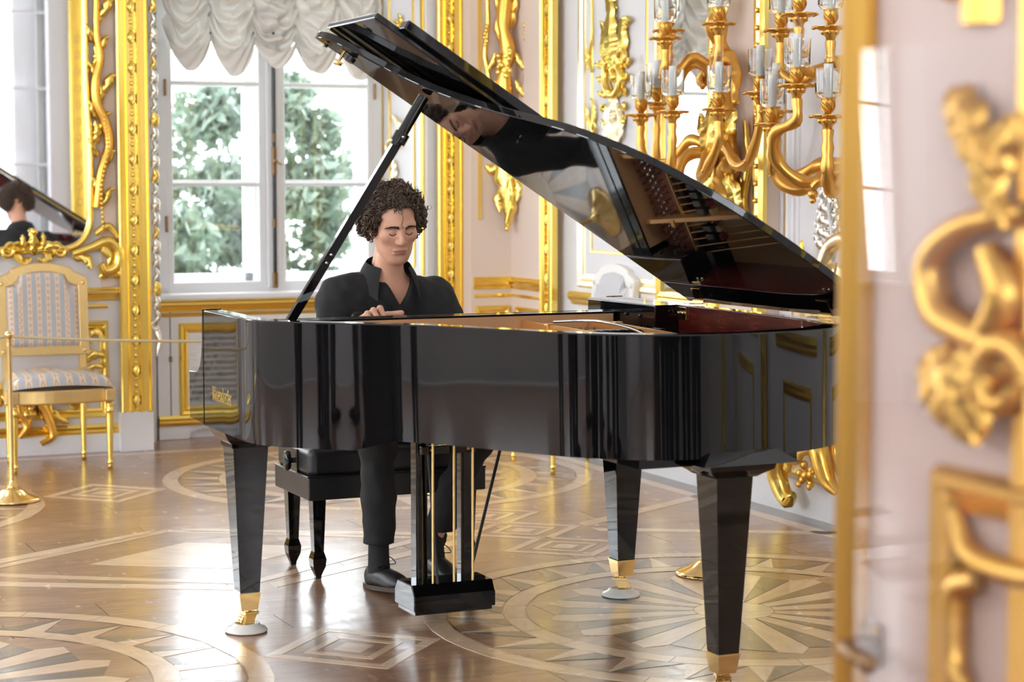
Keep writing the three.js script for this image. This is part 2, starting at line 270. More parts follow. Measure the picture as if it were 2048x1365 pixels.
// ---------------------------------------------------------------- walls, ceiling, windows
const XC = [1.6, -1.2, -4.0, -6.8], HF = 0.81, HW = 0.65, SILL = 0.8, TOP = 3.9;
const prism = (pts, y0, y1) => { const s = new THREE.Shape(pts.map(([x, z]) => new THREE.Vector2(x, -z))); return new THREE.ExtrudeGeometry(s, { depth: y1 - y0, bevelEnabled: false }).rotateX(-PI / 2).translate(0, y0, 0); };
{
  const far = structGroup('wall_far');
  const ed = [...XC].sort((a, b) => a - b);
  for (let i = 0; i <= ed.length; i++) {
    const a = i ? ed[i - 1] : null, b = i < ed.length ? ed[i] : null;
    const x0 = a === null ? XL - 0.4 : a + HF, x1 = b === null ? XR + 0.4 : b - HF, x0w = a === null ? x0 : a + HW, x1w = b === null ? x1 : b - HW;
    part('pier', prism([[x0, ZF], [x1, ZF], [x1w, -4.86], [x1w, -5.12], [x0w, -5.12], [x0w, -4.86]], 0, HC), M.wall, far);
  }
  for (const x of XC) { part('lintel', box(2 * HF + 0.02, HC - TOP, 0.66, x, (HC + TOP) / 2, -4.79), M.wall, far); if (x === -1.2) part('window_breast', [box(2 * HW, 0.12, 0.3, x, 0.72, -4.97), box(2 * HW, 0.16, 0.3, x, 0.08, -4.97), box(0.14, 0.5, 0.3, x - HW + 0.07, 0.41, -4.97), box(0.14, 0.5, 0.3, x + HW - 0.07, 0.41, -4.97), box(2 * HW, 0.78, 0.03, x, 0.39, -5.105)], M.wall, far); else part('window_breast', box(2 * HW, SILL - 0.02, 0.3, x, SILL / 2 - 0.01, -4.97), M.wall, far); }
  struct('wall_corner', box(0.34, HC, 0.18, XR - 0.085, HC / 2, -4.37), M.peach); part('painted_strip', box(0.085, HC - 0.88, 0.006, 0.592, (HC + 0.88) / 2, ZF + 0.003), M.peach, far);
  const right = structGroup('wall_right'); part('plaster', box(0.4, HC, ZN - ZF + 0.2, XR + 0.2, HC / 2, (ZF + ZN) / 2), M.wall, right);
  part('painted_panel', box(0.006, HC - 0.1, 0.54, XR - 0.003, HC / 2, -4.01), M.peach, right); const left = structGroup('wall_left'); { let zz = ZF - 0.3; for (const c of [-2.9, 0.2, 3.3]) { part('plaster', box(0.4, HC, c - 0.75 - zz, XL - 0.2, HC / 2, (c - 0.75 + zz) / 2), M.wall, left); part('plaster', box(0.4, SILL, 1.5, XL - 0.2, SILL / 2, c), M.wall, left); part('plaster', box(0.4, HC - TOP, 1.5, XL - 0.2, (HC + TOP) / 2, c), M.wall, left); zz = c + 0.75; } part('plaster', box(0.4, HC, ZN + 0.3 - zz, XL - 0.2, HC / 2, (ZN + 0.3 + zz) / 2), M.wall, left); }
  const near = structGroup('wall_near'), t = 0.3, z = ZN + t / 2;
  const holes = [[-7.5, -6.1, SILL, TOP], [-4.7, -3.3, SILL, TOP], [-2.85, -0.40, 0, 3.1], [0.6, 2.0, SILL, TOP]];
  let x = XL - 0.4;
  for (const [a, b, lo, hi] of holes) { part('plaster', box(a - x, HC, t, (a + x) / 2, HC / 2, z), M.wall, near); if (lo) part('plaster', box(b - a, lo, t, (a + b) / 2, lo / 2, z), M.wall, near); part('plaster', box(b - a, HC - hi, t, (a + b) / 2, (HC + hi) / 2, z), M.wall, near); x = b; }
  part('plaster', box(XR + 0.4 - x, HC, t, (XR + 0.4 + x) / 2, HC / 2, z), M.wall, near);
  struct('ceiling', box(XR - XL + 0.8, 0.3, ZN - ZF + 1.1, (XL + XR) / 2, HC + 0.15, (ZF + ZN) / 2 - 0.2), M.ceiling);
  // the next room, where the camera stands
  const anteF = structGroup('floor'); part('boards', box(6.4, 0.1, 4.6, -1.4, -0.055, ZN + 2.3 + 0.0), W.brown[1], anteF);
  struct('ceiling', box(6.8, 0.3, 4.8, -1.4, HC - 0.45, ZN + 2.6), M.ceiling);
  struct('wall_left', box(0.3, HC - 0.5, 4.4, -4.65, HC / 2 - 0.25, ZN + 2.5), M.wall);
  struct('wall_right', box(0.3, HC - 0.5, 4.4, 1.85, HC / 2 - 0.25, ZN + 2.5), M.wall);
  const back = structGroup('wall_back'), zb = ZN + 4.65;
  const bh = [[-3.9, -2.4], [-0.6, 0.9]]; x = -4.8;
  for (const [a, b] of bh) { part('plaster', box(a - x, HC - 0.5, 0.3, (a + x) / 2, HC / 2 - 0.25, zb), M.wall, back); part('plaster', box(b - a, SILL, 0.3, (a + b) / 2, SILL / 2, zb), M.wall, back); part('plaster', box(b - a, HC - 0.5 - 3.6, 0.3, (a + b) / 2, (HC - 0.5 + 3.6) / 2, zb), M.wall, back); x = b; }
  part('plaster', box(2.0 - x, HC - 0.5, 0.3, (2 + x) / 2, HC / 2 - 0.25, zb), M.wall, back);
  const plainWin = (a, b, hi, zz, n, side) => { const g = structGroup('window_' + n), w = b - a, h = hi - SILL; g.position.set(side ?? (a + b) / 2, SILL + h / 2, side ? (a + b) / 2 : zz); if (side) g.rotation.y = PI / 2;
    part('window_frame', frame(w - 0.16, h - 0.16, [[0, 0], [0, 0.05], [0.08, 0.05], [0.08, 0]]), M.frameWhite, g);
    part('muntin', [box(0.07, h, 0.04), ...[-0.3, 0, 0.3].map((f) => box(w, 0.03, 0.035, 0, f * h * 0.8, 0))], M.frameWhite, g); part('pane', new THREE.PlaneGeometry(w, h), M.glass, g); };
  [[-7.5, -6.1, 6], [-4.7, -3.3, 7], [0.6, 2.0, 8]].forEach(([a, b, n]) => plainWin(a, b, TOP, ZN + 0.2, n));
  bh.forEach(([a, b], i) => plainWin(a, b, 3.6, zb, 9 + i));
  [-2.9, 0.2, 3.3].forEach((c, i) => plainWin(c - 0.75, c + 0.75, TOP, 0, 11 + i, XL - 0.25));  // unseen left-wall windows, added to brighten the interior
}
function palaceWindow(xc, n, seen) {
  const g = structGroup('window_' + n); g.position.set(xc, 0, 0);
  const z = -4.83, F = M.frameWhite, h0 = SILL, h1 = TOP;
  // fixed frame, two casements each of stiles, rails, muntins and panes; a second pair stands outside
  part('window_frame', [box(0.05, h1 - h0, 0.1, -0.63, (h0 + h1) / 2, z), box(0.05, h1 - h0, 0.1, 0.63, (h0 + h1) / 2, z), box(1.3, 0.05, 0.1, 0, h1 - 0.025, z), box(1.3, 0.04, 0.1, 0, h0 + 0.02, z)], F, g);
  const bars = [0.875, 1.418, 1.98, 2.545, 3.11, 3.67];
  for (const s of [-1, 1]) {
    const a = 0.035, b = 0.61, inA = 0.078, inB = 0.57;
    part('casement', [rbox(inA - a, h1 - h0 - 0.08, 0.055, 0.01, s * (a + inA) / 2, (h0 + h1) / 2, z + 0.02), rbox(b - inB, h1 - h0 - 0.08, 0.055, 0.01, s * (b + inB) / 2, (h0 + h1) / 2, z + 0.02),
      rbox(b - a, 0.045, 0.054, 0.01, s * (a + b) / 2, 0.852, z + 0.02), rbox(b - a, 0.1, 0.054, 0.01, s * (a + b) / 2, h1 - 0.1, z + 0.02)], F, g);
    for (const y of bars.slice(1, 5)) part('muntin', [rbox(b - a - 0.03, 0.022, 0.04, 0.006, s * (a + b) / 2, y, z + 0.02)], F, g);
    for (let i = 0; i < 5; i++) part('pane', T(new THREE.PlaneGeometry(inB - inA, bars[i + 1] - bars[i]), s * (inA + inB) / 2, (bars[i] + bars[i + 1]) / 2, z + 0.015), M.glass, g);
    if (seen) {
      const zo = -5.07;
      part('outer_casement', [box(0.06, h1 - h0, 0.05, s * 0.625, (h0 + h1) / 2, zo), box(0.07, h1 - h0, 0.05, s * 0.05, (h0 + h1) / 2, zo), box(0.6, 0.09, 0.05, s * 0.34, 0.865, zo), ...[1.43, 1.99, 2.55, 3.1].map((y) => box(0.6, 0.03, 0.04, s * 0.34, y, zo))], F, g);
      for (let i = 0; i < 5; i++) part('outer_pane', T(new THREE.PlaneGeometry(0.56, bars[i + 1] - bars[i]), s * 0.34, (bars[i] + bars[i + 1]) / 2, zo), M.glass, g);
    }
  }
  part('meeting_stile', [rbox(0.075, h1 - h0 - 0.08, 0.03, 0.008, 0, (h0 + h1) / 2, z + 0.055)], F, g);
  part('sill', [rbox(1.5, 0.035, 0.2, 0.012, 0, SILL + 0.0, -4.75)], M.plain, g);
  if (seen) {
    const bolt = part('window_bolt', [cyl(0.011, 0.011, 1.55, 0.0, 1.63, z + 0.085, 8)], M.satin, g, 'black cremone bolt rod');
    part('bolt_handle', [rbox(0.026, 0.16, 0.02, 0.006, 0, 1.55, z + 0.085), ball(0.014, 0, 1.55, z + 0.11), between([0, 1.55, z + 0.11], [0.03, 1.53, z + 0.13], 0.006, 0.006, 6), rbox(0.024, 0.05, 0.02, 0.006, 0, 1.2, z + 0.085), rbox(0.03, 0.09, 0.02, 0.006, 0, 0.88, z + 0.085), rbox(0.02, 0.05, 0.02, 0.005, 0, 1.68, z + 0.085)], M.bronze, bolt);
    for (const y of [1.2, 1.95]) part('hinge', [cyl(0.008, 0.008, 0.09, -0.612, y, z + 0.06, 8), cyl(0.008, 0.008, 0.09, 0.612, y, z + 0.06, 8)], M.bronze, g);
  }
  return g;
}
XC.forEach((x, i) => palaceWindow(x, i + 1, i === 0));

// radiator cabinets under the windows
const prof = { // [out, up] for runs
  dado: [[0, -0.035], [0.012, -0.034], [0.016, -0.02], [0.034, -0.006], [0.04, 0.008], [0.04, 0.02], [0.03, 0.026], [0.03, 0.034], [0, 0.036]],
  thin: [[0, -0.012], [0.008, -0.009], [0.012, 0], [0.008, 0.009], [0, 0.012]],
  base: [[0, -0.03], [0.02, -0.028], [0.026, -0.012], [0.014, 0.0], [0.02, 0.012], [0.012, 0.028], [0, 0.03]],
};
const panelProf = [[-0.03, 0], [-0.028, 0.008], [-0.016, 0.012], [-0.012, 0.006], [0, 0.018], [0.014, 0.02], [0.02, 0.01], [0.024, 0]];
const lineProf = [[-0.008, 0], [-0.004, 0.007], [0.004, 0.007], [0.008, 0]];
let trimNo = 1;
const trim = (geo, mat, p, turn = 0) => { const m = struct('trim_' + trimNo++, geo, mat); m.position.set(...p); m.rotation.y = turn; return m; };
function cabinet(xc, label, grille) {
  const c = thing('radiator_cabinet', label, 'cabinet', [xc, 0, -4.80]);
  const s = new THREE.Shape(); [[-0.67, 0], [-0.5, 0], [-0.485, 0.035], [-0.45, 0.05], [0.45, 0.05], [0.485, 0.035], [0.5, 0], [0.67, 0], [0.67, 0.74], [-0.67, 0.74]].forEach(([x, y], i) => i ? s.lineTo(x, y) : s.moveTo(x, y));
  if (grille) { const h = new THREE.Path(); h.moveTo(-0.47, 0.2); h.lineTo(0.47, 0.2); h.lineTo(0.47, 0.62); h.lineTo(-0.47, 0.62); s.holes.push(h); }
  part('front', new THREE.ExtrudeGeometry(s, { depth: 0.04, bevelEnabled: false }).translate(0, 0, -0.02), M.plain, c);
  part('top_moulding', run(prof.dado, 1.36).translate(0, 0.745, 0.015), M.gold, c);
  part('thin_moulding', run(prof.thin, 1.3).translate(0, 0.695, 0.02), M.gold, c);
  part('base_moulding', run(prof.base, 1.34).translate(0, 0.105, 0.02), M.gold, c);
  part('panel_moulding', frame(1.06, 0.47, panelProf).translate(0, 0.39, 0.02), M.gold, c);
  for (const k of [-1, 1]) part('plinth_block', [box(0.17, 0.13, 0.02, k * 0.585, 0.066, 0.02)], M.plain, c);
  part('seam', [box(0.004, 0.72, 0.006, -0.6, 0.37, 0.02)], M.dark, c);
  part('hinge', [cyl(0.009, 0.009, 0.03, -0.6, 0.45, 0.028, 8).rotateZ(0)], M.bronze, c);
  if (grille) {
    const gs = new THREE.Shape(); gs.moveTo(-0.47, 0.2); gs.lineTo(0.47, 0.2); gs.lineTo(0.47, 0.62); gs.lineTo(-0.47, 0.62);
    for (let j = 0; j < 12; j++) for (let i = 0; i < 22; i++) { const p = new THREE.Path(), r = (i + j) % 3 ? 0.0125 : 0.0095; p.absellipse(-0.44 + i * 0.0405 + (j % 2) * 0.02, 0.222 + j * 0.0335, r * ((i * 7 + j * 3) % 5 ? 1 : 1.5), r, 0, 2 * PI); gs.holes.push(p); }
    part('perforated_grille', new THREE.ExtrudeGeometry(gs, { depth: 0.006, bevelEnabled: false, curveSegments: 5 }).translate(0, 0, 0), std(0.80, 0.74, 0.66, 0.4), c, 'pierced beige grille');
  } else {
    part('carved_leaf', [leaf([[-0.33, 0.24], [-0.36, 0.36], [-0.30, 0.44], [-0.36, 0.54]], 0.05, 0.03, 4), leaf([[-0.30, 0.38], [-0.37, 0.41], [-0.42, 0.40]], 0.03, 0.02, 3), leaf([[-0.3, 0.3], [-0.22, 0.36], [-0.26, 0.5]], 0.045, 0.03, 4), scroll(spiral(-0.27, 0.36, 0.08, 0.02, 2.2, 7.5), 0.012, 0.006)].map((g) => g.translate(0, 0, 0.02)), M.gold, c);
    part('carved_leaf', [leaf([[0.33, 0.24], [0.36, 0.36], [0.30, 0.44], [0.36, 0.54]], 0.05, 0.03, 4), leaf([[0.3, 0.3], [0.22, 0.36], [0.26, 0.5]], 0.045, 0.03, 4)].map((g) => g.translate(0, 0, 0.02)), M.gold, c);
  }
}
cabinet(1.6, 'white radiator cabinet with gilt panel moulding below the draped window');
cabinet(-1.2, 'white radiator cabinet with pierced grille, mirrored in the piano cheek', true);

// ---------------------------------------------------------------- gilt pilasters
const flowerGeo = merge([ball(0.0145, 0, 0, 0, 1, 2.3, 0.75, 14), ball(0.008, 0, 0.043, 0, 1, 1.2, 0.8, 10), ball(0.008, 0, -0.043, 0, 1, 1.2, 0.8, 10), leaf([[0, -0.03], [0.014, 0], [0.008, 0.03]], 0.007, 0.008, 1, 0, 8), leaf([[0, -0.03], [-0.014, 0], [-0.008, 0.03]], 0.007, 0.008, 1, 0, 8)]);
const budGeo = merge([ball(0.009, 0, 0, 0, 1, 1.5, 0.8, 12)]);
function pilaster(p, turn, w, h0, label, mat = M.gold, plinth = true) {
  const o = thing('gilt_pilaster', label, 'pilaster', p, turn);
  const x = w / 2, H = HC - h0, q = [[0, -x], [0.035, -x], [0.04, -x + 0.008], [0.026, -x + 0.014], [0.026, -x + w * 0.27], [0.034, -x + w * 0.30], [0.034, -x + w * 0.36], [0.014, -x + w * 0.38], [0.014, -x + w * 0.62], [0.034, -x + w * 0.64], [0.034, -x + w * 0.70], [0.022, -x + w * 0.74], [0.03, -x + w * 0.94], [0.04, x - 0.006], [0.035, x], [0, x]];
  part('shaft', run(q, H).rotateZ(PI / 2).translate(0, h0 + H / 2, 0), mat, o);
  for (let y = h0 + 0.06; y < 2.9; y += 0.16) { part('carved_flower', flowerGeo, mat, o).position.set(0, y, 0.022); part('carved_bud', budGeo, mat, o).position.set(0, y + 0.08, 0.02); }
  if (plinth) part('plinth', [box(w + 0.01, h0, 0.07, 0, h0 / 2, 0.0)], M.plain, o);
  return o;
}
pilaster([0.715, 0, -4.423], 0, 0.165, 0.21, 'gilt carved pilaster between the gilt mirror and the draped window');
pilaster([2.525, 0, -4.423], 0, 0.15, 0.21, 'gilt carved pilaster right of the draped window, behind the pianist');
pilaster([2.27, 0, ZN - 0.036], PI, 0.16, 0.21, 'gilt pilaster on the doorway wall, glimpsed in the wall mirror');
pilaster([XR - 0.036, 0, 1.25], -PI / 2, 0.16, 0.21, 'gilt pilaster on the right wall, mirrored in the piano tail');
pilaster([XR - 0.036, 0, 3.1], -PI / 2, 0.16, 0.21, 'gilt pilaster on the right wall nearest the doorway wall, out of frame');
pilaster([XR - 0.043, 0, -3.665], -PI / 2, 0.15, 0.21, 'narrow gilt carved pilaster right of the peach corner');
// ---------------------------------------------------------------- wall trim
const zw = ZF; // far wall face
trim(run(prof.dado, 1.02), M.gold, [0.12, 0.84, zw]); trim(run(prof.thin, 0.96), M.gold, [0.1, 0.775, zw]);
trim(run(prof.base, 1.14), M.gold, [0.2, 0.12, zw]); trim(run([[0, -0.05], [0.03, -0.05], [0.03, 0.045], [0.015, 0.05], [0, 0.05]], 1.16), M.plain, [0.2, 0.05, zw]);
trim(frame(0.72, 0.47, panelProf), M.gold, [0.2, 0.44, zw]);
for (const x of [-2.6, -5.4]) { trim(run(prof.dado, 1.1), M.gold, [x, 0.84, zw]); trim(run(prof.base, 1.14), M.gold, [x, 0.12, zw]); trim(frame(0.72, 0.47, panelProf), M.gold, [x, 0.44, zw]); trim(frame(0.75, 2.6, panelProf), M.gold, [x, 2.5, zw]); }
// splayed reveal right of the window: gilt strip, two thin lines and a small carved spray
{ const a = Math.atan2(0.37, 0.16), mid = (t) => [2.25 + 0.16 * t, 0, -4.86 + 0.4 * t], turn = -(PI / 2 - Math.atan2(0.16, 0.4));
  const rev = (t, y, geo, mat) => { const p = mid(t); return trim(geo, mat, [p[0] - 0.002, y, p[2]], turn); };
  rev(0.10, 2.6, run([[0, -0.02], [0.014, -0.018], [0.02, 0], [0.014, 0.018], [0, 0.02]], 3.4).rotateZ(PI / 2), M.gold);
  rev(0.52, 2.55, frame(0.2, 3.2, lineProf), M.gold);
  rev(0.93, 2.6, run([[0, -0.012], [0.012, -0.01], [0.012, 0.01], [0, 0.012]], 3.4).rotateZ(PI / 2), M.gold);
  const o = thing('carved_spray', 'small gilt flower spray on the window reveal above the piano lid', 'ornament', [mid(0.52)[0] - 0.005, 2.24, mid(0.52)[2] + 0.003], turn);
  part('stem', [scroll([[0, -0.2], [0.012, -0.1], [-0.008, 0], [0.01, 0.08]], 0.008, 0.005)], M.gold, o);
  part('blossom', [...[0, 1, 2, 3, 4].map((i) => leaf([[0, 0.08], [0.03 * cos(i * 1.25), 0.08 + 0.04 * sin(i * 1.25)], [0.05 * cos(i * 1.25 + 0.2), 0.08 + 0.07 * sin(i * 1.25 + 0.2)]], 0.017, 0.015, 2)), ball(0.016, 0, 0.08, 0.02)], M.gold, o);
  const o2 = thing('carved_spray', 'pale carved scroll on the window reveal below the piano lid', 'ornament', [mid(0.35)[0] - 0.005, 1.62, mid(0.35)[2] + 0.003], turn);
  part('scroll', [scroll(spiral(0, 0, 0.07, 0.015, 0, 6), 0.012, 0.007), leaf([[0, -0.06], [0.02, -0.14], [-0.01, -0.24]], 0.03, 0.015, 3), leaf([[0.05, 0.05], [0.06, 0.14], [0.02, 0.2]], 0.025, 0.015, 3)], M.goldPale, o2);
}
// left reveal edge: silvered carved strip beside the gilt pilaster
{ const o = thing('carved_strip', 'silvered carved garland strip beside the left edge of the window', 'ornament', [0.832, 0, -4.448], 0);
  part('backing', [box(0.03, 3.1, 0.02, 0, 2.35, 0)], M.frameWhite, o);
  for (let i = 0; i < 26; i++) { const y = 0.68 + i * 0.075; part('garland_leaf', [leaf([[-0.008, y], [0.014, y + 0.03], [-0.004, y + 0.075]], 0.016 + 0.006 * (i % 3), 0.02, 2, 0.01, 10)], i % 4 === 2 ? M.gold : M.silver, o).position.z = 0.008; }
  part('bracket', [scroll(spiral(0, 0.66, 0.03, 0.008, 1.5, 7), 0.012, 0.006), leaf([[0, 0.66], [0.02, 0.58], [0, 0.5]], 0.02, 0.02, 2)], M.silver, o); }
// corner (far wall meets right wall): dado mouldings on both faces
trim(run(prof.dado, 0.24), M.gold, [2.735, 0.862, -4.28]); trim(run(prof.thin, 0.24), M.gold, [2.74, 0.79, -4.28]); trim(run(prof.base, 0.24), M.gold, [2.74, 0.12, -4.28]);
trim(run(prof.dado, 0.50), M.gold, [XR, 0.862, -4.03], -PI / 2); trim(run(prof.thin, 0.50), M.gold, [XR, 0.79, -4.03], -PI / 2); trim(run(prof.base, 0.5), M.gold, [XR, 0.12, -4.03], -PI / 2);
trim(frame(0.17, 0.5, panelProf), M.gold, [2.735, 0.46, -4.28]); trim(frame(0.36, 0.5, panelProf), M.gold, [XR, 0.46, -4.0], -PI / 2);
trim(run([[0, -0.01], [0.01, -0.008], [0.01, 0.008], [0, 0.01]], 3).rotateZ(PI / 2), M.gold, [2.655, 2.72, -4.28]);
trim(run([[0, -0.012], [0.012, -0.01], [0.012, 0.01], [0, 0.012]], 2.9).rotateZ(PI / 2), M.gold, [XR, 3.07, -3.87], -PI / 2);
// right wall panel with ornament, behind the piano tail
trim(frame(0.84, 2.9, panelProf.map(([a, b]) => [a * 1.4, b])), M.goldPale, [XR, 2.36, -2.96], -PI / 2);
trim(frame(0.60, 2.7, lineProf), M.gold, [XR, 2.42, -2.965], -PI / 2);
trim(run(prof.dado, 1.0), M.gold, [XR, 0.82, -2.98], -PI / 2); trim(frame(0.8, 0.45, panelProf), M.goldPale, [XR, 0.42, -2.98], -PI / 2);
for (const z of [0.4, 2.15, 3.95]) { trim(frame(0.8, 2.7, panelProf), M.gold, [XR, 2.4, z], -PI / 2); trim(frame(0.8, 0.45, panelProf), M.gold, [XR, 0.44, z], -PI / 2); trim(run(prof.dado, 1.2), M.gold, [XR, 0.84, z], -PI / 2); }
trim(run(prof.base.map(([a, b]) => [a * 1.6, b * 0.9]), 5.2), M.goldPale, [XR, 0.175, -1.0], -PI / 2);
trim(run([[0, -0.075], [0.035, -0.075], [0.035, 0.06], [0.02, 0.075], [0, 0.075]], 5.2), M.plain, [XR, 0.075, -1.0], -PI / 2);
trim(run([[0, -0.05], [0.03, -0.05], [0.03, 0.045], [0.015, 0.05], [0, 0.05]], 0.9), M.plain, [XR, 0.05, -4.0], -PI / 2);
// white panel right of the sconce pier
trim(frame(0.62, 2.4, panelProf.map(([a, b]) => [a, b * 1.1])), M.plain, [XR, 2.2, -1.02], -PI / 2);
trim(frame(0.5, 2.24, lineProf), M.plain, [XR, 2.2, -1.02], -PI / 2);
trim(run([[0, -0.012], [0.012, -0.01], [0.012, 0.01], [0, 0.012]], 2.6).rotateZ(PI / 2), M.goldPale, [XR, 2.3, -1.37], -PI / 2);

// ---------------------------------------------------------------- carved gilt ornaments
const S = (pts) => pts; // readability
{ // rocaille crest in the right wall panel
  const o = thing('rocaille_ornament', 'gilt rocaille shell ornament on the white panel left of the sconces', 'ornament', [XR - 0.004, 1.93, -2.985], -PI / 2);
  part('shell', [leaf([[0, 0.08], [-0.02, 0.22], [0.0, 0.42]], 0.07, 0.04, 5), leaf([[-0.05, 0.06], [-0.1, 0.16], [-0.08, 0.26], [-0.12, 0.32]], 0.045, 0.03, 4), leaf([[0.05, 0.06], [0.1, 0.18], [0.12, 0.3], [0.2, 0.3]], 0.045, 0.03, 4), leaf([[-0.02, 0.3], [-0.03, 0.42], [0.01, 0.56]], 0.05, 0.03, 5)], M.gold, o);
  part('scroll', [scroll(spiral(0.02, 0.03, 0.115, 0.03, 2.4, 9.5, 20), 0.026, 0.014, 0.02, 36), scroll(spiral(-0.06, 0.1, 0.06, 0.02, 0.4, 5.6), 0.018, 0.008, 0.02), scroll(spiral(0.1, 0.12, 0.05, 0.02, 3.4, -1.8), 0.018, 0.008, 0.02), ball(0.03, 0.02, 0.03, 0.02)], M.gold, o);
  part('flame_leaf', [-1, 1].flatMap((s) => [0, 1, 2, 3, 4].map((i) => leaf([[s * 0.09, 0.08 - i * 0.06], [s * (0.15 - i * 0.012), 0.1 - i * 0.075], [s * (0.2 - i * 0.022), 0.085 - i * 0.07 + 0.02]], 0.026, 0.02, 2))), M.gold, o);
  part('drop', [leaf([[0, -0.05], [-0.03, -0.16], [0.02, -0.28], [0, -0.4]], 0.06, 0.035, 5), leaf([[-0.02, -0.12], [-0.09, -0.2], [-0.07, -0.28]], 0.03, 0.02, 3), leaf([[0.02, -0.12], [0.09, -0.2], [0.08, -0.3]], 0.03, 0.02, 3), leaf([[0, -0.33], [-0.07, -0.36], [-0.08, -0.4]], 0.02, 0.015, 2), leaf([[0, -0.36], [0.01, -0.42], [-0.02, -0.5]], 0.018, 0.015, 2), scroll([[0.03, -0.1], [0.06, -0.2], [0.02, -0.3]], 0.014, 0.005)], M.goldPale, o);
  const b = thing('rocaille_ornament', 'thin gilt vine line running up the left of the shell ornament', 'ornament', [XR - 0.004, 1.9, -3.245], -PI / 2);
  part('vine', [scroll([[0, 0.1], [-0.03, 0.18], [0.0, 0.26], [0.0, 0.5]], 0.01, 0.006), leaf([[0, 0.1], [-0.05, 0.16], [-0.03, 0.24]], 0.018, 0.015, 2), leaf([[0, -0.22], [-0.04, -0.12], [-0.05, -0.06]], 0.018, 0.015, 2), leaf([[0, -0.2], [0.04, -0.1], [0.02, -0.03]], 0.018, 0.015, 2), leaf([[0, -0.24], [0.05, -0.2], [0.06, -0.16]], 0.014, 0.012, 2)], M.gold, b);
}
{ // trophy in the peach corner: fluted trunk wrapped in flowers, two vine columns, hanging pendant
  const o = thing('carved_trophy', 'tall gilt carved trophy with vines in the peach corner', 'ornament', [2.80, 1.2, -4.21], -PI / 4);
  part('trunk', [tube([[0.0, 0.62, 0.03], [-0.008, 0.8, 0.04], [0.012, 0.96, 0.035], [-0.012, 1.1, 0.04], [0.0, 1.3, 0.03]], (t) => 0.03 + 0.02 * Math.abs(sin(t * 9)) * (1 - 0.4 * t), 40, 10), leaf([[0, 1.0], [-0.05, 1.06], [-0.06, 1.14]], 0.03, 0.02, 2), leaf([[0, 1.08], [-0.03, 1.18], [-0.07, 1.26]], 0.035, 0.02, 2), leaf([[0, 1.08], [0.03, 1.18], [0.06, 1.26]], 0.035, 0.02, 2)].map((g) => g.clone()), M.goldDeep, o);
  part('flower_wreath', Array.from({ length: 26 }, (_, i) => ball(rr(0.012, 0.02), rr(-0.05, 0.05), 0.82 + i * 0.006, 0.07 + rr(-0.015, 0.01), 1, 1, 0.8, 7)), M.gold, o);
  for (const s of [-1, 1]) { const v = part('vine_column', [tube([[s * 0.09, 0.5, 0.02], [s * 0.14, 0.62, 0.03], [s * 0.11, 0.8, 0.02], [s * 0.13, 0.95, 0.03], [s * 0.115, 1.1, 0.02], [s * 0.12, 1.3, 0.02]], (t) => 0.02 - 0.008 * t, 36, 7), ...[0.62, 0.78, 0.9].map((y, i) => leaf([[s * 0.12, y, 0.02], [s * (0.16 + 0.01 * i), y + 0.06, 0.02], [s * 0.165, y + 0.14, 0.02]], 0.025, 0.02, 3)), ...[0.7, 0.85].map((y) => leaf([[s * 0.12, y, 0.02], [s * 0.08, y + 0.05, 0.02], [s * 0.06, y + 0.1, 0.02]], 0.022, 0.02, 3))], M.gold, o);
    part('bud', [0, 1, 2, 3, 4, 5].map((i) => ball(0.014, s * 0.12 + rr(-0.015, 0.015), 1.0 + i * 0.02, 0.035, 1, 1, 0.8, 7)), M.gold, v); }
  part('base_scroll', [scroll(spiral(-0.07, 0.56, 0.075, 0.02, 0.2, 6.2), 0.024, 0.012, 0.02), scroll(spiral(0.07, 0.56, 0.075, 0.02, 2.9, -3.1), 0.024, 0.012, 0.02), leaf([[0, 0.5], [0, 0.6], [0, 0.72]], 0.06, 0.04, 3), ball(0.035, 0, 0.56, 0.04), leaf([[-0.1, 0.5], [-0.16, 0.42], [-0.14, 0.36]], 0.035, 0.02, 3), leaf([[0.1, 0.5], [0.16, 0.42], [0.14, 0.36]], 0.035, 0.02, 3)], M.gold, o);
  part('pendant', [leaf([[0, 0.48], [-0.02, 0.3], [0.01, 0.12], [0, -0.04]], 0.07, 0.05, 6, 0.0), leaf([[-0.03, 0.34], [-0.1, 0.3], [-0.13, 0.33]], 0.03, 0.02, 3), leaf([[0.03, 0.26], [0.07, 0.2], [0.06, 0.12]], 0.03, 0.025, 3), leaf([[-0.02, 0.2], [-0.06, 0.14], [-0.04, 0.06]], 0.028, 0.02, 3), scroll([[0.01, 0.3], [0.035, 0.15], [0.0, 0.0]], 0.02, 0.008, 0.03), ball(0.016, 0, -0.03, 0.02)], M.gold, o);
}
{ // gilt pier with mirror strip: frame, mirror glass
  const o = thing('pier_mirror', 'tall narrow gilt framed mirror reflecting the draped window', 'mirror', [XR, 0, -2.22], -PI / 2);
  part('mirror_glass', T(box(0.52, 3.0, 0.012), 0.02, 2.4, 0.012), M.mirror, o);
  part('mirror_frame', frame(0.52, 3.0, [[0, 0.012], [0, 0.03], [0.02, 0.036], [0.03, 0.024], [0.05, 0.03], [0.055, 0]]).translate(0.02, 2.4, 0), M.gold, o);
  part('base_panel', frame(0.5, 0.5, panelProf).translate(0, 0.5, 0), M.goldPale, o);
}
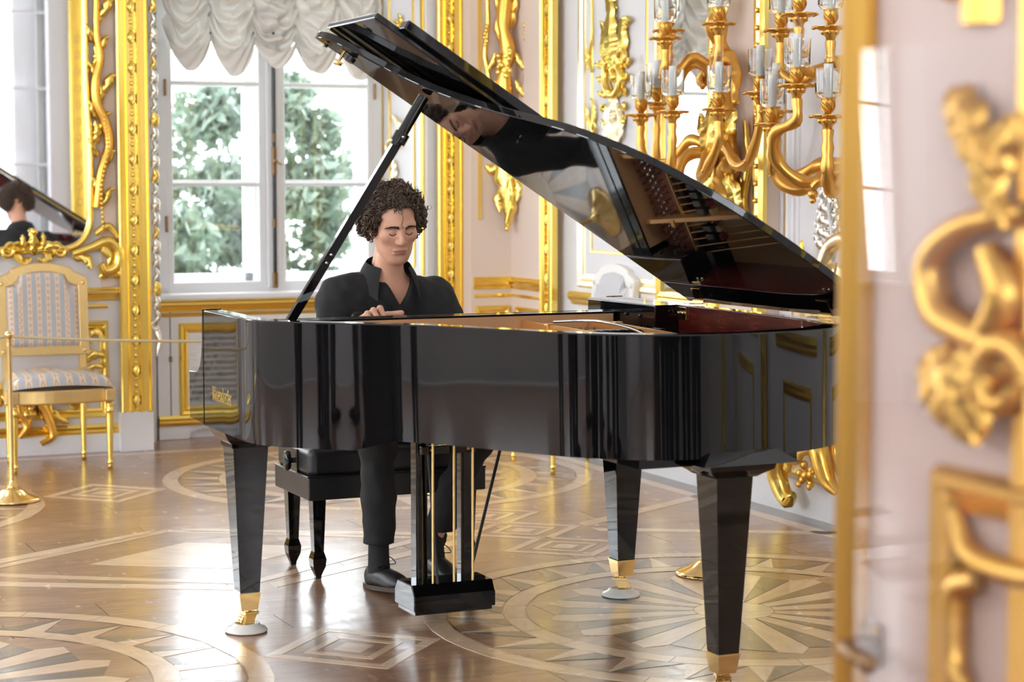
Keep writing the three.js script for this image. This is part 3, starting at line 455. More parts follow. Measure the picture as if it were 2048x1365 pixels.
{ // white carved spray on the panel behind the piano tail
  const o = thing('carved_spray', 'white and silver carved leaf spray on the panel under the right sconce', 'ornament', [XR - 0.006, 1.12, -1.0], -PI / 2);
  const L = []; for (let i = 0; i < 9; i++) { const s = i % 2 ? 1 : -1, y = 0.03 + i * 0.026; L.push(leaf([[0, y], [s * (0.07 - i * 0.004), y + 0.02], [s * (0.105 - i * 0.007), y + 0.07]], 0.026, 0.02, 3)); }
  part('leaf_cluster', [...L, leaf([[0, 0.2], [-0.02, 0.28], [0.01, 0.36]], 0.02, 0.02, 3), leaf([[0, 0.27], [0.02, 0.32], [0.025, 0.37]], 0.014, 0.012, 2)], M.silver, o);
  part('stem', [scroll([[0, -0.02], [0.02, 0.1], [-0.01, 0.2], [0, 0.3]], 0.014, 0.006), scroll(spiral(-0.08, 0.05, 0.05, 0.015, 0, 5), 0.012, 0.006), scroll(spiral(0.08, 0.06, 0.05, 0.015, 3.1, -2), 0.012, 0.006)], M.frameWhite, o);
}
{ // gilt rocaille console group low on the right wall, behind the piano tail
  const o = thing('rocaille_console', 'gilt rococo wall console behind the piano tail, with shell crest and scroll feet', 'console', [XR - 0.03, 0, -0.88], -PI / 2);
  part('foot_scroll', [scroll([[-0.30, 0.62, 0.05], [-0.24, 0.45, 0.08], [-0.31, 0.28, 0.09], [-0.33, 0.16, 0.07], [-0.28, 0.07, 0.05], [-0.25, 0.1, 0.05]], 0.05, 0.028, 0.03, 40), leaf([[-0.34, 0.12, 0.06], [-0.28, 0.24, 0.08], [-0.16, 0.32, 0.05], [-0.1, 0.38, 0.04]], 0.055, 0.03, 5)], M.gold, o);
  part('foot_scroll', [scroll([[0.0, 0.55, 0.05], [-0.02, 0.42, 0.08], [0.03, 0.3, 0.09], [0.06, 0.2, 0.07], [0.1, 0.16, 0.05]], 0.05, 0.025, 0.03, 40), scroll(spiral(0.12, 0.32, 0.12, 0.03, 2.6, 7.5), 0.03, 0.012, 0.04), leaf([[-0.02, 0.5, 0.06], [-0.07, 0.4, 0.06], [-0.06, 0.3, 0.05]], 0.04, 0.03, 4)], M.goldDeep, o);
  part('flower_cluster', [...Array.from({ length: 14 }, () => ball(rr(0.014, 0.022), rr(-0.19, -0.1), rr(0.15, 0.25), 0.06 + rr(0, 0.03), 1, 1, 0.8, 7)), ...Array.from({ length: 12 }, () => ball(rr(0.012, 0.02), rr(-0.46, -0.38), rr(0.17, 0.27), 0.04 + rr(0, 0.03), 1, 1, 0.8, 7))], M.goldDeep, o);
  part('leaf_spray', [leaf([[-0.1, 0.22, 0.05], [-0.05, 0.3, 0.06], [-0.1, 0.42, 0.04]], 0.05, 0.03, 4), leaf([[-0.2, 0.3, 0.04], [-0.18, 0.4, 0.04], [-0.22, 0.5, 0.03]], 0.035, 0.02, 3), leaf([[-0.36, 0.3, 0.03], [-0.4, 0.38, 0.03], [-0.38, 0.48, 0.02]], 0.03, 0.02, 3)], M.goldPale, o);
  part('apron', [grid(24, 6, (s, t) => [-0.28 + 0.62 * s, 0.62 + 0.1 * t + 0.05 * sin(s * PI), 0.08 + 0.05 * sin(t * PI)]), scroll([[-0.3, 0.72, 0.05], [-0.1, 0.68, 0.09], [0.1, 0.74, 0.09], [0.34, 0.7, 0.05]], 0.024, 0.02, 0.03, 40)], M.gold, o);
  part('crest', [grid(30, 12, (s, t) => [-0.24 + 0.5 * s, 0.74 + t * (0.3 + 0.1 * s * s + 0.03 * sin(s * 14)), 0.07 + 0.03 * sin(t * PI * 0.9) + 0.012 * sin(s * 40) * t]), scroll([[-0.26, 1.0, 0.05], [-0.12, 1.03, 0.07], [0.0, 1.08, 0.08], [0.06, 1.17, 0.07], [0.16, 1.2, 0.06], [0.24, 1.1, 0.05], [0.2, 0.98, 0.06]], 0.02, 0.035, 0.03, 44), beads([[-0.25, 1.04, 0.06], [-0.1, 1.06, 0.08], [0.02, 1.12, 0.09]], 0.012, 0.01, 11, 0.02)], M.goldPale, o);
  part('flame_tip', [leaf([[-0.3, 1.0, 0.05], [-0.33, 1.1, 0.05], [-0.36, 1.18, 0.04]], 0.03, 0.02, 2), leaf([[-0.22, 1.02, 0.05], [-0.225, 1.1, 0.05], [-0.21, 1.19, 0.04]], 0.026, 0.02, 2)], M.goldDeep, o);
}
// ornaments under the mirror (behind the striped chair)
{ const o = thing('rocaille_ornament', 'gilt rocaille scrollwork low on the wall behind the striped chair', 'ornament', [0.16, 0, ZF + 0.005], 0);
  part('shell', [leaf([[0.06, 0.30], [0.14, 0.34], [0.24, 0.28], [0.32, 0.31]], 0.06, 0.035, 5), leaf([[0.02, 0.34], [0.1, 0.22], [0.2, 0.16]], 0.045, 0.03, 4)], M.gold, o);
  part('shell', [leaf([[-0.06, 0.30], [-0.14, 0.34], [-0.24, 0.28], [-0.32, 0.31]], 0.06, 0.035, 5)], M.gold, o);
  part('scroll', [scroll([[0.1, 0.42], [0.02, 0.36], [0.08, 0.22], [0.11, 0.1], [0.05, 0.06]], 0.03, 0.018, 0.03), scroll([[-0.02, 0.4], [-0.06, 0.26], [-0.02, 0.16], [-0.06, 0.1]], 0.03, 0.018, 0.03), scroll(spiral(-0.05, 0.22, 0.07, 0.02, 0.5, 6.5), 0.022, 0.01, 0.03)], M.goldDeep, o);
  part('rosette', [ball(0.035, -0.02, 0.22, 0.03), ...[0, 1, 2, 3, 4, 5].map((i) => ball(0.018, -0.02 + 0.035 * cos(i), 0.22 + 0.035 * sin(i), 0.035))], M.gold, o);
  const c = thing('rocaille_ornament', 'gilt corner scrolls of the dado panel right of the striped chair', 'ornament', [0.5, 0, ZF + 0.012], 0);
  part('scroll', [leaf([[-0.04, 0.62], [0.02, 0.64], [0.05, 0.58]], 0.024, 0.02, 3), scroll(spiral(0.0, 0.6, 0.04, 0.012, 0, 5), 0.012, 0.006), leaf([[-0.06, 0.48], [0.0, 0.52], [0.06, 0.51]], 0.03, 0.02, 3), leaf([[-0.05, 0.42], [0.0, 0.46], [0.05, 0.45]], 0.02, 0.015, 2)], M.gold, c); }
// ---------------------------------------------------------------- gilt wall mirror (left)
{
  const o = thing('wall_mirror', 'large gilt rococo wall mirror above the striped chair', 'mirror', [0.19, 0, ZF + 0.02], 0);
  const s = new THREE.Shape(), y0 = 1.085, hw = 0.315, top = 3.4;
  s.moveTo(0, y0); s.lineTo(hw * 0.52, y0 + 0.012); s.bezierCurveTo(hw * 0.85, y0 + 0.03, hw - 0.015, y0 + 0.1, hw - 0.015, y0 + 0.22); s.bezierCurveTo(hw, 1.6, hw - 0.03, 1.9, hw - 0.025, 2.2); s.lineTo(hw - 0.01, top); s.lineTo(-hw + 0.01, top);
  s.lineTo(-hw + 0.025, 2.2); s.bezierCurveTo(-hw + 0.03, 1.9, -hw, 1.6, -hw + 0.015, y0 + 0.22); s.bezierCurveTo(-hw + 0.015, y0 + 0.1, -hw * 0.85, y0 + 0.03, -hw * 0.52, y0 + 0.012); s.closePath();
  part('mirror_glass', new THREE.ExtrudeGeometry(s, { depth: 0.006, bevelEnabled: false, curveSegments: 16 }), M.mirror, o).rotation.y = -0.0075;
  const side = [];
  const edge = [[0.30, 1.32], [0.305, 1.6], [0.29, 1.9], [0.29, 2.2], [0.3, 3.4]];
  side.push(scroll([[0, 1.075], [0.16, 1.08], [0.25, 1.12], [0.295, 1.2], [0.3, 1.32], [0.305, 1.6], [0.29, 1.9], [0.29, 2.3], [0.3, 3.4]], 0.016, 0.016, 0.015, 60));
  const half = (f) => [f, mirrorX(f)];
  for (const g of side) for (const q of half(g)) part('inner_moulding', q, M.gold, o);
  const acan = [];
  for (let i = 0; i < 30; i++) { // overlapping acanthus up the stile, alternately flung out and in
    const y = 1.3 + i * 0.066, x = 0.345 + 0.014 * sin(i * 0.9), out = i % 3;
    acan.push(leaf(out === 0 ? [[x, y], [x + 0.04, y + 0.04], [x + 0.06, y + 0.09], [x + 0.085, y + 0.1]] : out === 1 ? [[x + 0.005, y], [x - 0.02, y + 0.05], [x - 0.05, y + 0.1]] : [[x, y], [x + 0.012, y + 0.06], [x - 0.004, y + 0.13]], 0.022 + 0.006 * (i % 2), 0.03, 3, 0.02, 14));
  }
  acan.forEach((g) => half(g).forEach((q) => part('acanthus_leaf', q, M.gold, o)));
  const curl = [scroll([[0.33, 1.3], [0.36, 1.5], [0.4, 1.62], [0.385, 1.74], [0.34, 1.84], [0.335, 1.96], [0.36, 2.08], [0.345, 2.2], [0.35, 2.5]], 0.026, 0.02, 0.03, 50)];
  curl.forEach((g) => half(g).forEach((q) => part('stile_scroll', q, M.goldDeep, o)));
  half(beads([[0.36, 1.2, 0.03], [0.352, 1.4, 0.035], [0.385, 1.6, 0.05], [0.37, 1.78, 0.05]], 0.011, 0.008, 26, 0.02)).forEach((q) => part('bead_string', q, M.gold, o));
  const corner = [scroll([[0.2, 1.055], [0.3, 1.09], [0.385, 1.12], [0.44, 1.07], [0.43, 0.99], [0.37, 0.965], [0.345, 1.0]], 0.022, 0.03, 0.03, 40), scroll([[0.32, 1.16], [0.39, 1.2], [0.44, 1.14]], 0.02, 0.014, 0.03), leaf([[0.2, 1.05], [0.28, 1.02], [0.3, 0.97]], 0.03, 0.02, 3), leaf([[0.3, 1.1], [0.36, 1.09], [0.4, 1.03], [0.38, 0.99]], 0.03, 0.035, 3)];
  half(merge(corner)).forEach((q) => part('corner_scroll', q, M.gold, o));
  half(merge([leaf([[0.03, 1.07], [0.1, 1.1], [0.19, 1.07]], 0.03, 0.03, 4), leaf([[0.1, 1.06], [0.05, 1.02], [0.01, 1.04]], 0.03, 0.03, 3), scroll(spiral(0.14, 1.075, 0.035, 0.01, 3, 9), 0.014, 0.008, 0.03)])).forEach((q) => part('bottom_scroll', q, M.gold, o));
  part('bottom_crest', [leaf([[0, 1.05], [0.0, 1.12], [-0.01, 1.19]], 0.03, 0.04, 3), leaf([[0.02, 1.06], [0.05, 1.11], [0.05, 1.17]], 0.022, 0.03, 3), leaf([[-0.02, 1.06], [-0.05, 1.11], [-0.055, 1.16]], 0.022, 0.03, 3), ball(0.018, 0, 1.175, 0.05)], M.gold, o);
  const lowLeaf = leaf([[0.34, 0.93], [0.4, 0.955], [0.46, 0.94], [0.48, 0.91]], 0.03, 0.03, 3);
  half(lowLeaf).forEach((q) => part('low_leaf', q, M.gold, o));
}
// ---------------------------------------------------------------- ruched blinds
function blind(xc, label, zz = -4.72) {
  const n = 5, w = 1.24, g = grid(240, 150, (s, t) => {
    const k = s * n, i = Math.floor(Math.min(k, n - 1e-6)), u = (k - i) * 2 - 1, a = Math.abs(u);
    const sw = Math.pow(1 - a * a, 0.75), drop = 0.115 + 0.04 * sin(i * 2.1), len = 0.72;
    const y = 2.95 - len * t - (drop + 0.05) * sw * (0.75 + 0.25 * t) + 0.02 * sin(i * 5 + t * 3);
    const ruf = sin((t * 8.5 + 0.2 * sin(u * 4 + i)) * 2 * PI + noise.noise(s * 14, t * 6, 2) * 2.2);
    const z = 0.075 * sw * sin(PI * Math.min(1, t * 1.0)) * 0.6 + 0.034 * Math.pow(Math.abs(ruf), 0.7) * Math.sign(ruf) * (0.45 + 0.55 * sw) * (t > 0.94 ? (1 - t) / 0.06 * 0.8 + 0.2 : 1) + 0.012 * noise.noise(s * 40, t * 9, 5) + 0.02 * sw * sin(t * 31 + u * 6);
    return [xc - w / 2 + w * s + 0.016 * sin(t * 40 + i) * a, y, zz + z];
  });
  return tag(part('ruched_blind', g, M.curtain), label, 'curtain');
}
blind(1.6, 'white ruched blind gathered at the top of the window behind the piano');
blind(-1.2, 'white ruched blind at the window left of the gilt wall mirror, out of frame');
{ const e = thing('curtain_hem', 'sheer scalloped hem hanging below the ruched blind', 'curtain', [1.6, 0, -4.70]);
  for (let i = 0; i < 5; i++) { const x0 = -0.62 + i * 0.248, d = 0.10 + 0.03 * sin(i * 2.1);
    part('scallop', grid(20, 8, (s, t) => { const u = s * 2 - 1, sw = Math.pow(1 - u * u, 0.8); return [x0 + 0.248 * s, 2.27 - (d * sw + 0.015) * t - 0.09 * sw - 0.03, 0.02 + 0.02 * sw + 0.008 * sin(t * 9 + s * 20)]; }), M.curtain, e); } }
// ---------------------------------------------------------------- sconces on the right wall
const shadeGeo = lathe([[0.002, 0], [0.042, 0.0], [0.050, 0.014], [0.052, 0.11], [0.049, 0.11], [0.047, 0.017], [0.002, 0.004]], 20);
const candleGeo = merge([cyl(0.0175, 0.0175, 0.125, 0, 0.0625, 0, 12)]);
const bulbGeo = lathe([[0.001, 0.062], [0.006, 0.05], [0.012, 0.032], [0.0135, 0.02], [0.009, 0.004], [0.006, 0]], 12);
const cupGeo = lathe([[0.001, -0.062], [0.011, -0.06], [0.010, -0.05], [0.018, -0.034], [0.022, -0.012], [0.02, 0.0], [0.026, 0.004], [0.001, 0.004]], 12);
const twistGeo = merge([0, 1, 2, 3, 4, 5].map((k) => tube(Array.from({ length: 6 }, (_, i) => { const a = k * PI / 3 + i * 0.3, r = 0.012 + 0.009 * sin(i / 5 * 2.2); return [r * cos(a), -0.05 + i * 0.0095, r * sin(a)]; }), 0.0035, 8, 5)));
const panGeo = merge([lathe([[0.001, -0.012], [0.02, -0.012], [0.044, -0.003], [0.05, 0.004], [0.043, 0.003], [0.018, -0.004], [0.001, -0.004]], 20), ...Array.from({ length: 8 }, (_, i) => ball(0.008, 0.047 * cos(i * PI / 4), -0.001, 0.047 * sin(i * PI / 4), 1, 0.7, 1, 6))]);
const capGeo = merge([lathe([[0.001, -0.05], [0.012, -0.046], [0.014, -0.03], [0.025, -0.014], [0.022, -0.004], [0.001, -0.004]], 12), ...Array.from({ length: 5 }, (_, i) => ball(0.009, 0.022 * cos(i * 1.256), -0.012, 0.022 * sin(i * 1.256), 1, 1.2, 1, 6))]);
const bulbGlass = new THREE.MeshPhysicalMaterial({ color: lin(0.97, 0.95, 0.92), roughness: 0, transmission: 1, thickness: 0, ior: 1.45, side: THREE.DoubleSide });
function candleArm(o, root, mid, tip, r = 0.027) { // tip = top of drip pan
  const a = part('arm', [tube([root, ...mid, [tip[0], tip[1] - 0.13, tip[2]], [tip[0], tip[1] - 0.05, tip[2]]], (t) => r * (1 - 0.3 * t) * (1 + 0.12 * sin(t * 40)), 44, 8),
    ...[0.3, 0.5, 0.68].map((t, i) => { const p = V(...mid[Math.min(mid.length - 1, i)]); return new THREE.ConeGeometry(0.011, 0.05, 6).rotateZ(i % 2 ? 2.4 : -2.2).translate(p.x, p.y - 0.012, p.z); })], M.sconceGold, o);
  const at = (m) => { m.position.set(...tip); return m; };
  at(part('drip_pan', panGeo, M.sconceGold, a)).scale.set(1.4, 1.2, 1.4); at(part('calyx', capGeo, M.sconceGold, a)).scale.setScalar(1.3);
  const up = (n, g, m, dy) => { const q = part(n, g, m, a); q.position.set(tip[0], tip[1] + dy, tip[2]); if (n === 'candle_cup' || n === 'twisted_fluting') q.scale.set(1.25, 1, 1.25); if (n === 'bulb') q.scale.setScalar(1.25); };
  up('candle_cup', cupGeo, M.sconceGold, 0.066); up('twisted_fluting', twistGeo, M.sconceGold, 0.066); up('glass_shade', shadeGeo, M.solidGlass, 0.07); up('candle_sleeve', candleGeo, M.candle, 0.072); up('bulb', bulbGeo, bulbGlass, 0.196);
}
function sconceBody(o, cx, cy, cz, mat, sc = 1) { // carved figure-like bracket with mask, shoulders and drooping leaves, facing -x
  const f = (x, y, z) => { // local: x along wall, y up, z out
    let d = ell(x, y, z, 0, 0.42, 0.10, 0.048, 0.06, 0.05);                                   // head
    d = smin(d, cap3(x, y, z, [0, 0.37, 0.09], [0, 0.3, 0.07], 0.028, 0.035), 0.03);
    d = smin(d, ell(x, y, z, 0, 0.24, 0.07, 0.075, 0.085, 0.055), 0.04);                       // chest
    d = smin(d, ell(x, y, z, 0, 0.08, 0.06, 0.055, 0.1, 0.05), 0.05);
    d = smin(d, cap3(x, y, z, [-0.07, 0.29, 0.07], [-0.14, 0.2, 0.09], 0.026, 0.022), 0.03);
    d = smin(d, cap3(x, y, z, [-0.14, 0.2, 0.09], [-0.06, 0.17, 0.13], 0.022, 0.017), 0.02);
    d = smin(d, cap3(x, y, z, [0.07, 0.29, 0.07], [0.13, 0.22, 0.08], 0.026, 0.022), 0.03);
    d = smin(d, cap3(x, y, z, [0.13, 0.22, 0.08], [0.16, 0.1, 0.1], 0.022, 0.017), 0.02);
    d = smin(d, ell(x, y, z, 0, -0.12, 0.06, 0.085, 0.13, 0.055), 0.06);
    d = smin(d, cap3(x, y, z, [0, -0.2, 0.05], [0.02, -0.5, 0.03], 0.05, 0.012), 0.05);
    return d + 0.006 * sin(x * 70 + y * 20) * sin(y * 60) * (y < 0.2 ? 1 : 0.25);
  };
  const b = part('carved_figure', nets(f, [-0.22, -0.55, -0.01], [0.22, 0.52, 0.2], 0.0085), mat, o); b.position.set(cx, cy, cz); b.rotation.y = -PI / 2; b.scale.setScalar(sc);
  const l = part('carved_foliage', [leaf([[0, -0.05, 0.08], [-0.1, -0.02, 0.08], [-0.15, 0.06, 0.06]], 0.05, 0.03, 4), leaf([[0, -0.05, 0.08], [0.1, -0.02, 0.08], [0.15, 0.06, 0.06]], 0.05, 0.03, 4), leaf([[0, 0.1, 0.1], [0.02, -0.06, 0.13], [0, -0.22, 0.1]], 0.07, 0.03, 5), leaf([[-0.04, -0.2, 0.07], [-0.12, -0.3, 0.05], [-0.08, -0.42, 0.03]], 0.045, 0.03, 4), leaf([[0.04, -0.2, 0.07], [0.12, -0.3, 0.05], [0.09, -0.42, 0.03]], 0.045, 0.03, 4), leaf([[-0.03, 0.45, 0.08], [-0.05, 0.53, 0.08], [-0.03, 0.6, 0.06]], 0.035, 0.02, 3), leaf([[0.03, 0.45, 0.08], [0.05, 0.53, 0.08], [0.04, 0.6, 0.06]], 0.035, 0.02, 3), leaf([[0, 0.46, 0.1], [0, 0.56, 0.1], [0, 0.66, 0.08]], 0.04, 0.02, 3), leaf([[0, -0.4, 0.04], [0.03, -0.52, 0.04], [-0.01, -0.66, 0.02]], 0.05, 0.03, 5), scroll(spiral(-0.09, -0.5, 0.06, 0.015, 0, 5.5), 0.02, 0.01, 0.02), scroll(spiral(0.09, -0.46, 0.06, 0.015, 3.1, -2.4), 0.02, 0.01, 0.02)], M.gold, o);
  l.position.set(cx, cy, cz); l.rotation.y = -PI / 2; l.scale.setScalar(sc);
}
{ // pier carrying the left sconce
  const o = thing('gilt_pier', 'gilt framed peach pier carrying the left sconce', 'pilaster', [XR, 0, -1.66], -PI / 2);
  part('pier_body', [box(0.46, 3.6, 0.07, 0, 2.0, 0.036)], M.peach, o);
  for (const s of [-1, 1]) { const e = part('edge_moulding', run([[0, -0.04], [0.02, -0.038], [0.035, -0.02], [0.02, 0], [0.03, 0.015], [0.03, 0.035], [0, 0.04]], 3.6).rotateZ(PI / 2).translate(s * 0.2, 2.0, 0.07), M.gold, o);
    for (let y = 0.3; y < 2.7; y += 0.075) part('carved_bud', budGeo, M.gold, e).position.set(s * 0.195, y, 0.105); }
  part('vine', [scroll([[0.1, 1.0, 0.07], [0.14, 1.2, 0.08], [0.09, 1.35, 0.08], [0.13, 1.5, 0.08], [0.1, 1.7, 0.08]], 0.02, 0.014, 0.02, 40), leaf([[0.1, 1.05, 0.08], [0.05, 1.12, 0.08], [0.06, 1.22, 0.08]], 0.035, 0.03, 4), leaf([[0.1, 1.3, 0.08], [0.06, 1.36, 0.08], [0.08, 1.45, 0.08]], 0.03, 0.02, 3), leaf([[0.12, 1.1, 0.08], [0.17, 1.16, 0.08], [0.15, 1.25, 0.08]], 0.03, 0.02, 3)], M.gold, o);
}
{ const o = thing('candle_sconce', 'gilt figural wall sconce on the pier, left of the two sconces', 'sconce');
  sconceBody(o, 2.78, 1.68, -1.68, M.sconceGold, 1.05);
  const R = [2.70, 1.55, -1.68];
  candleArm(o, R, [[2.6, 1.56, -1.76], [2.52, 1.47, -1.84], [2.48, 1.5, -1.94]], [2.47, 1.735, -2.0]);
  candleArm(o, R, [[2.62, 1.62, -1.8], [2.58, 1.53, -1.9], [2.56, 1.52, -2.0]], [2.57, 1.79, -2.03]);
  candleArm(o, R, [[2.56, 1.55, -1.72], [2.46, 1.43, -1.66], [2.41, 1.48, -1.6]], [2.40, 1.735, -1.575]);
  candleArm(o, R, [[2.6, 1.55, -1.62], [2.5, 1.45, -1.5], [2.44, 1.48, -1.35]], [2.43, 1.735, -1.23]);
  candleArm(o, R, [[2.62, 1.58, -1.5], [2.58, 1.5, -1.32], [2.56, 1.52, -1.2]], [2.55, 1.8, -1.1]);
  const U = [2.7, 1.9, -1.68];
  candleArm(o, U, [[2.58, 1.98, -1.72], [2.5, 1.9, -1.74], [2.44, 1.92, -1.72]], [2.43, 2.06, -1.70]);
  candleArm(o, U, [[2.62, 1.96, -1.8], [2.56, 1.86, -1.86], [2.5, 1.9, -1.84]], [2.49, 2.10, -1.78]);
  candleArm(o, U, [[2.6, 1.96, -1.56], [2.54, 1.88, -1.46], [2.5, 1.9, -1.38]], [2.49, 2.1, -1.34]);
}
{ const o = thing('candle_sconce', 'gilt wall sconce half hidden behind the open door, right of the two sconces', 'sconce');
  sconceBody(o, 2.82, 1.66, -0.62, M.sconceGold, 0.9);
  part('back_plate', [rbox(0.03, 1.1, 0.16, 0.01, 2.835, 1.65, -0.62)], M.gold, o);
  const R = [2.72, 1.5, -0.6];
  candleArm(o, R, [[2.62, 1.47, -0.66], [2.5, 1.4, -0.74], [2.44, 1.46, -0.8]], [2.42, 1.66, -0.79], 0.03);
  candleArm(o, R, [[2.62, 1.5, -0.74], [2.58, 1.45, -0.88], [2.56, 1.5, -0.96]], [2.56, 1.72, -0.99], 0.03);
  candleArm(o, R, [[2.6, 1.46, -0.58], [2.46, 1.43, -0.62], [2.36, 1.52, -0.66], [2.33, 1.62, -0.62]], [2.35, 1.80, -0.5], 0.03);
  candleArm(o, R, [[2.56, 1.43, -0.5], [2.44, 1.4, -0.4], [2.4, 1.47, -0.36]], [2.4, 1.68, -0.36], 0.03);
  candleArm(o, R, [[2.62, 1.48, -0.5], [2.56, 1.42, -0.32], [2.5, 1.46, -0.22]], [2.5, 1.66, -0.2], 0.03);
  const U = [2.74, 1.9, -0.62];
  candleArm(o, U, [[2.6, 1.9, -0.6], [2.5, 1.86, -0.64], [2.42, 1.92, -0.62]], [2.42, 2.08, -0.6]);
  candleArm(o, U, [[2.62, 1.88, -0.54], [2.54, 1.84, -0.46], [2.46, 1.9, -0.44]], [2.46, 2.02, -0.44]);
  candleArm(o, U, [[2.64, 1.88, -0.74], [2.6, 1.84, -0.9], [2.58, 1.88, -0.98]], [2.58, 2.05, -0.99]);
  part('finial', [ball(0.02, 2.44, 1.385, -0.52), ball(0.013, 2.44, 1.36, -0.52), tube([[2.44, 1.41, -0.52], [2.46, 1.44, -0.5], [2.6, 1.46, -0.56]], 0.018, 16, 8)], M.sconceGold, o);
}
// ---------------------------------------------------------------- chairs
const stripe = dataTex(256, 256, (x, y) => { const p = (x % 32) / 32, n = (noise.noise(x / 3, y / 5, 1)) * 8; const d = Math.abs((y % 22) - 11) + Math.abs((x % 32) - 16) * 1.6;
  if (p < 0.2 || p > 0.8) return [178 + n, 184 + n, 190 + n]; if (p < 0.27 || p > 0.73) return [214 + n, 178 + n, 146 + n]; if (d < 8 && d > 4) return [176 + n, 154 + n, 136 + n]; return [228 + n, 206 + n, 182 + n]; });
const fabricA = new THREE.MeshPhysicalMaterial({ map: stripe, roughness: 0.8, side: THREE.DoubleSide });
const stripeW = dataTex(256, 32, (x, y) => { const p = (x % 16) / 16, n = noise.noise(x / 3, y / 3, 4) * 5; return p < 0.3 ? [188 + n, 190 + n, 198 + n] : [220 + n, 219 + n, 222 + n]; });
const fabricB = new THREE.MeshPhysicalMaterial({ map: stripeW, roughness: 0.7, side: THREE.DoubleSide });
const film = new THREE.MeshPhysicalMaterial({ color: lin(0.97, 0.97, 0.98), roughness: 0.0, transmission: 1, thickness: 0, ior: 1.35, side: THREE.DoubleSide });
function chair(label, p, turn, fabric, wood_, coverMat) { // origin: floor under the middle of the back; faces +z
  const c = thing('gilt_chair', label, 'chair', p, turn, 'gilt chairs along the walls');
  const legTurn = (h) => lathe([[0.001, 0], [0.012, 0], [0.013, 0.02], [0.011, 0.024], [0.014, 0.03], [0.016, 0.036], [0.011, 0.042], [0.012, 0.05], [0.019, h - 0.06], [0.014, h - 0.055], [0.02, h - 0.046], [0.022, h - 0.035], [0.014, h - 0.026], [0.018, h - 0.012], [0.018, h], [0.001, h]], 14);
  for (const s of [-1, 1]) { part('leg', legTurn(0.335).translate(s * 0.235, 0, 0.43), M.gold, c); part('leg', legTurn(0.4).translate(s * 0.19, 0, 0.03), M.gold, c); }
  const s = new THREE.Shape(); s.moveTo(-0.2, 0); s.lineTo(0.2, 0); s.lineTo(0.262, 0.4); s.quadraticCurveTo(0, 0.5, -0.262, 0.4); s.closePath();
  part('seat_rail', new THREE.ExtrudeGeometry(s, { depth: 0.055, bevelEnabled: true, bevelSize: 0.008, bevelThickness: 0.008, bevelSegments: 2 }).rotateX(PI / 2).translate(0, 0.40, 0.0), wood_, c);
  part('corner_block', [rbox(0.05, 0.06, 0.05, 0.006, -0.238, 0.375, 0.425), rbox(0.05, 0.06, 0.05, 0.006, 0.238, 0.375, 0.425)], wood_, c);
  const seat = grid(30, 24, (a, b) => { const w = 0.2 + 0.06 * b, x = (a * 2 - 1), e = Math.min(1, (1 - Math.abs(x)) * 7) , f = Math.min(1, Math.min(b, 1 - b) * 8); return [x * (w + 0.004), 0.41 + 0.055 * Math.pow(e * f, 0.45) + 0.022 * (1 - x * x), 0.015 + b * (0.41 + 0.045 * (1 - x * x))]; });
  part('seat', seat, fabric, c);
  const lean = (y, z) => z - (y - 0.4) * 0.06;
  const back = new THREE.Shape(); back.moveTo(-0.225, 0.55); back.lineTo(0.225, 0.55); back.lineTo(0.225, 0.93); back.bezierCurveTo(0.225, 0.96, 0.16, 0.945, 0.15, 0.985); back.quadraticCurveTo(0, 1.04, -0.15, 0.985); back.bezierCurveTo(-0.16, 0.945, -0.225, 0.96, -0.225, 0.93); back.closePath();
  const hole = new THREE.Path(); hole.moveTo(-0.187, 0.587); hole.lineTo(-0.187, 0.905); hole.bezierCurveTo(-0.15, 0.905, -0.135, 0.92, -0.12, 0.955); hole.quadraticCurveTo(0, 1.0, 0.12, 0.955); hole.bezierCurveTo(0.135, 0.92, 0.15, 0.905, 0.187, 0.905); hole.lineTo(0.187, 0.587); hole.closePath();
  back.holes.push(hole);
  const tilt = (g) => { const q = g.attributes.position; for (let i = 0; i < q.count; i++) q.setZ(i, q.getZ(i) - (q.getY(i) - 0.4) * 0.09); g.computeVertexNormals(); return g; };
  part('back_frame', tilt(new THREE.ExtrudeGeometry(back, { depth: 0.026, bevelEnabled: true, bevelSize: 0.006, bevelThickness: 0.006, bevelSegments: 2, curveSegments: 10 }).translate(0, 0, 0)), wood_, c);
  part('back_post', tilt(merge([box(0.035, 0.2, 0.03, -0.195, 0.48, 0.012), box(0.035, 0.2, 0.03, 0.195, 0.48, 0.012)])), wood_, c);
  const pad = grid(24, 24, (a, b) => { const x = a * 2 - 1, top = Math.abs(x) > 0.66 ? 0.905 : 0.955 + 0.022 * (1 - x * x), y = 0.585 + (top - 0.585) * b, e = Math.min(1, (1 - Math.abs(x)) * 6) * Math.min(1, Math.min(b, 1 - b) * 8); return [x * 0.189, y, 0.022 + 0.03 * Math.pow(Math.max(0, e), 0.5)]; });
  part('backrest', tilt(pad), fabric, c);
  part('carved_corner', tilt(merge([-1, 1].flatMap((k) => [ball(0.012, k * 0.207, 0.915, 0.032), ball(0.012, k * 0.207, 0.57, 0.032)]))), wood_, c);
  if (coverMat) { // clear protective film drawn over back and seat
    part('film_cover', [tilt(grid(16, 16, (a, b) => { const x = a * 2 - 1; return [x * 0.245, 0.54 + b * (0.44 + 0.07 * (1 - Math.pow(Math.abs(x), 6))), 0.075 + 0.006 * sin(a * 30 + b * 17)]; })), grid(16, 16, (a, b) => { const w = 0.215 + 0.063 * b, x = a * 2 - 1; return [x * w, 0.495 + 0.01 * sin(a * 13 + b * 9) - 0.17 * Math.pow(Math.abs(x), 10) - 0.12 * Math.pow(b, 14), 0.01 + b * 0.49]; })], coverMat, c, 'clear plastic film');
  }
  return c;
}
const giltWood = std(0.80, 0.56, 0.22, 0.34, 0.75), whiteWood = std(0.82, 0.80, 0.76, 0.4);
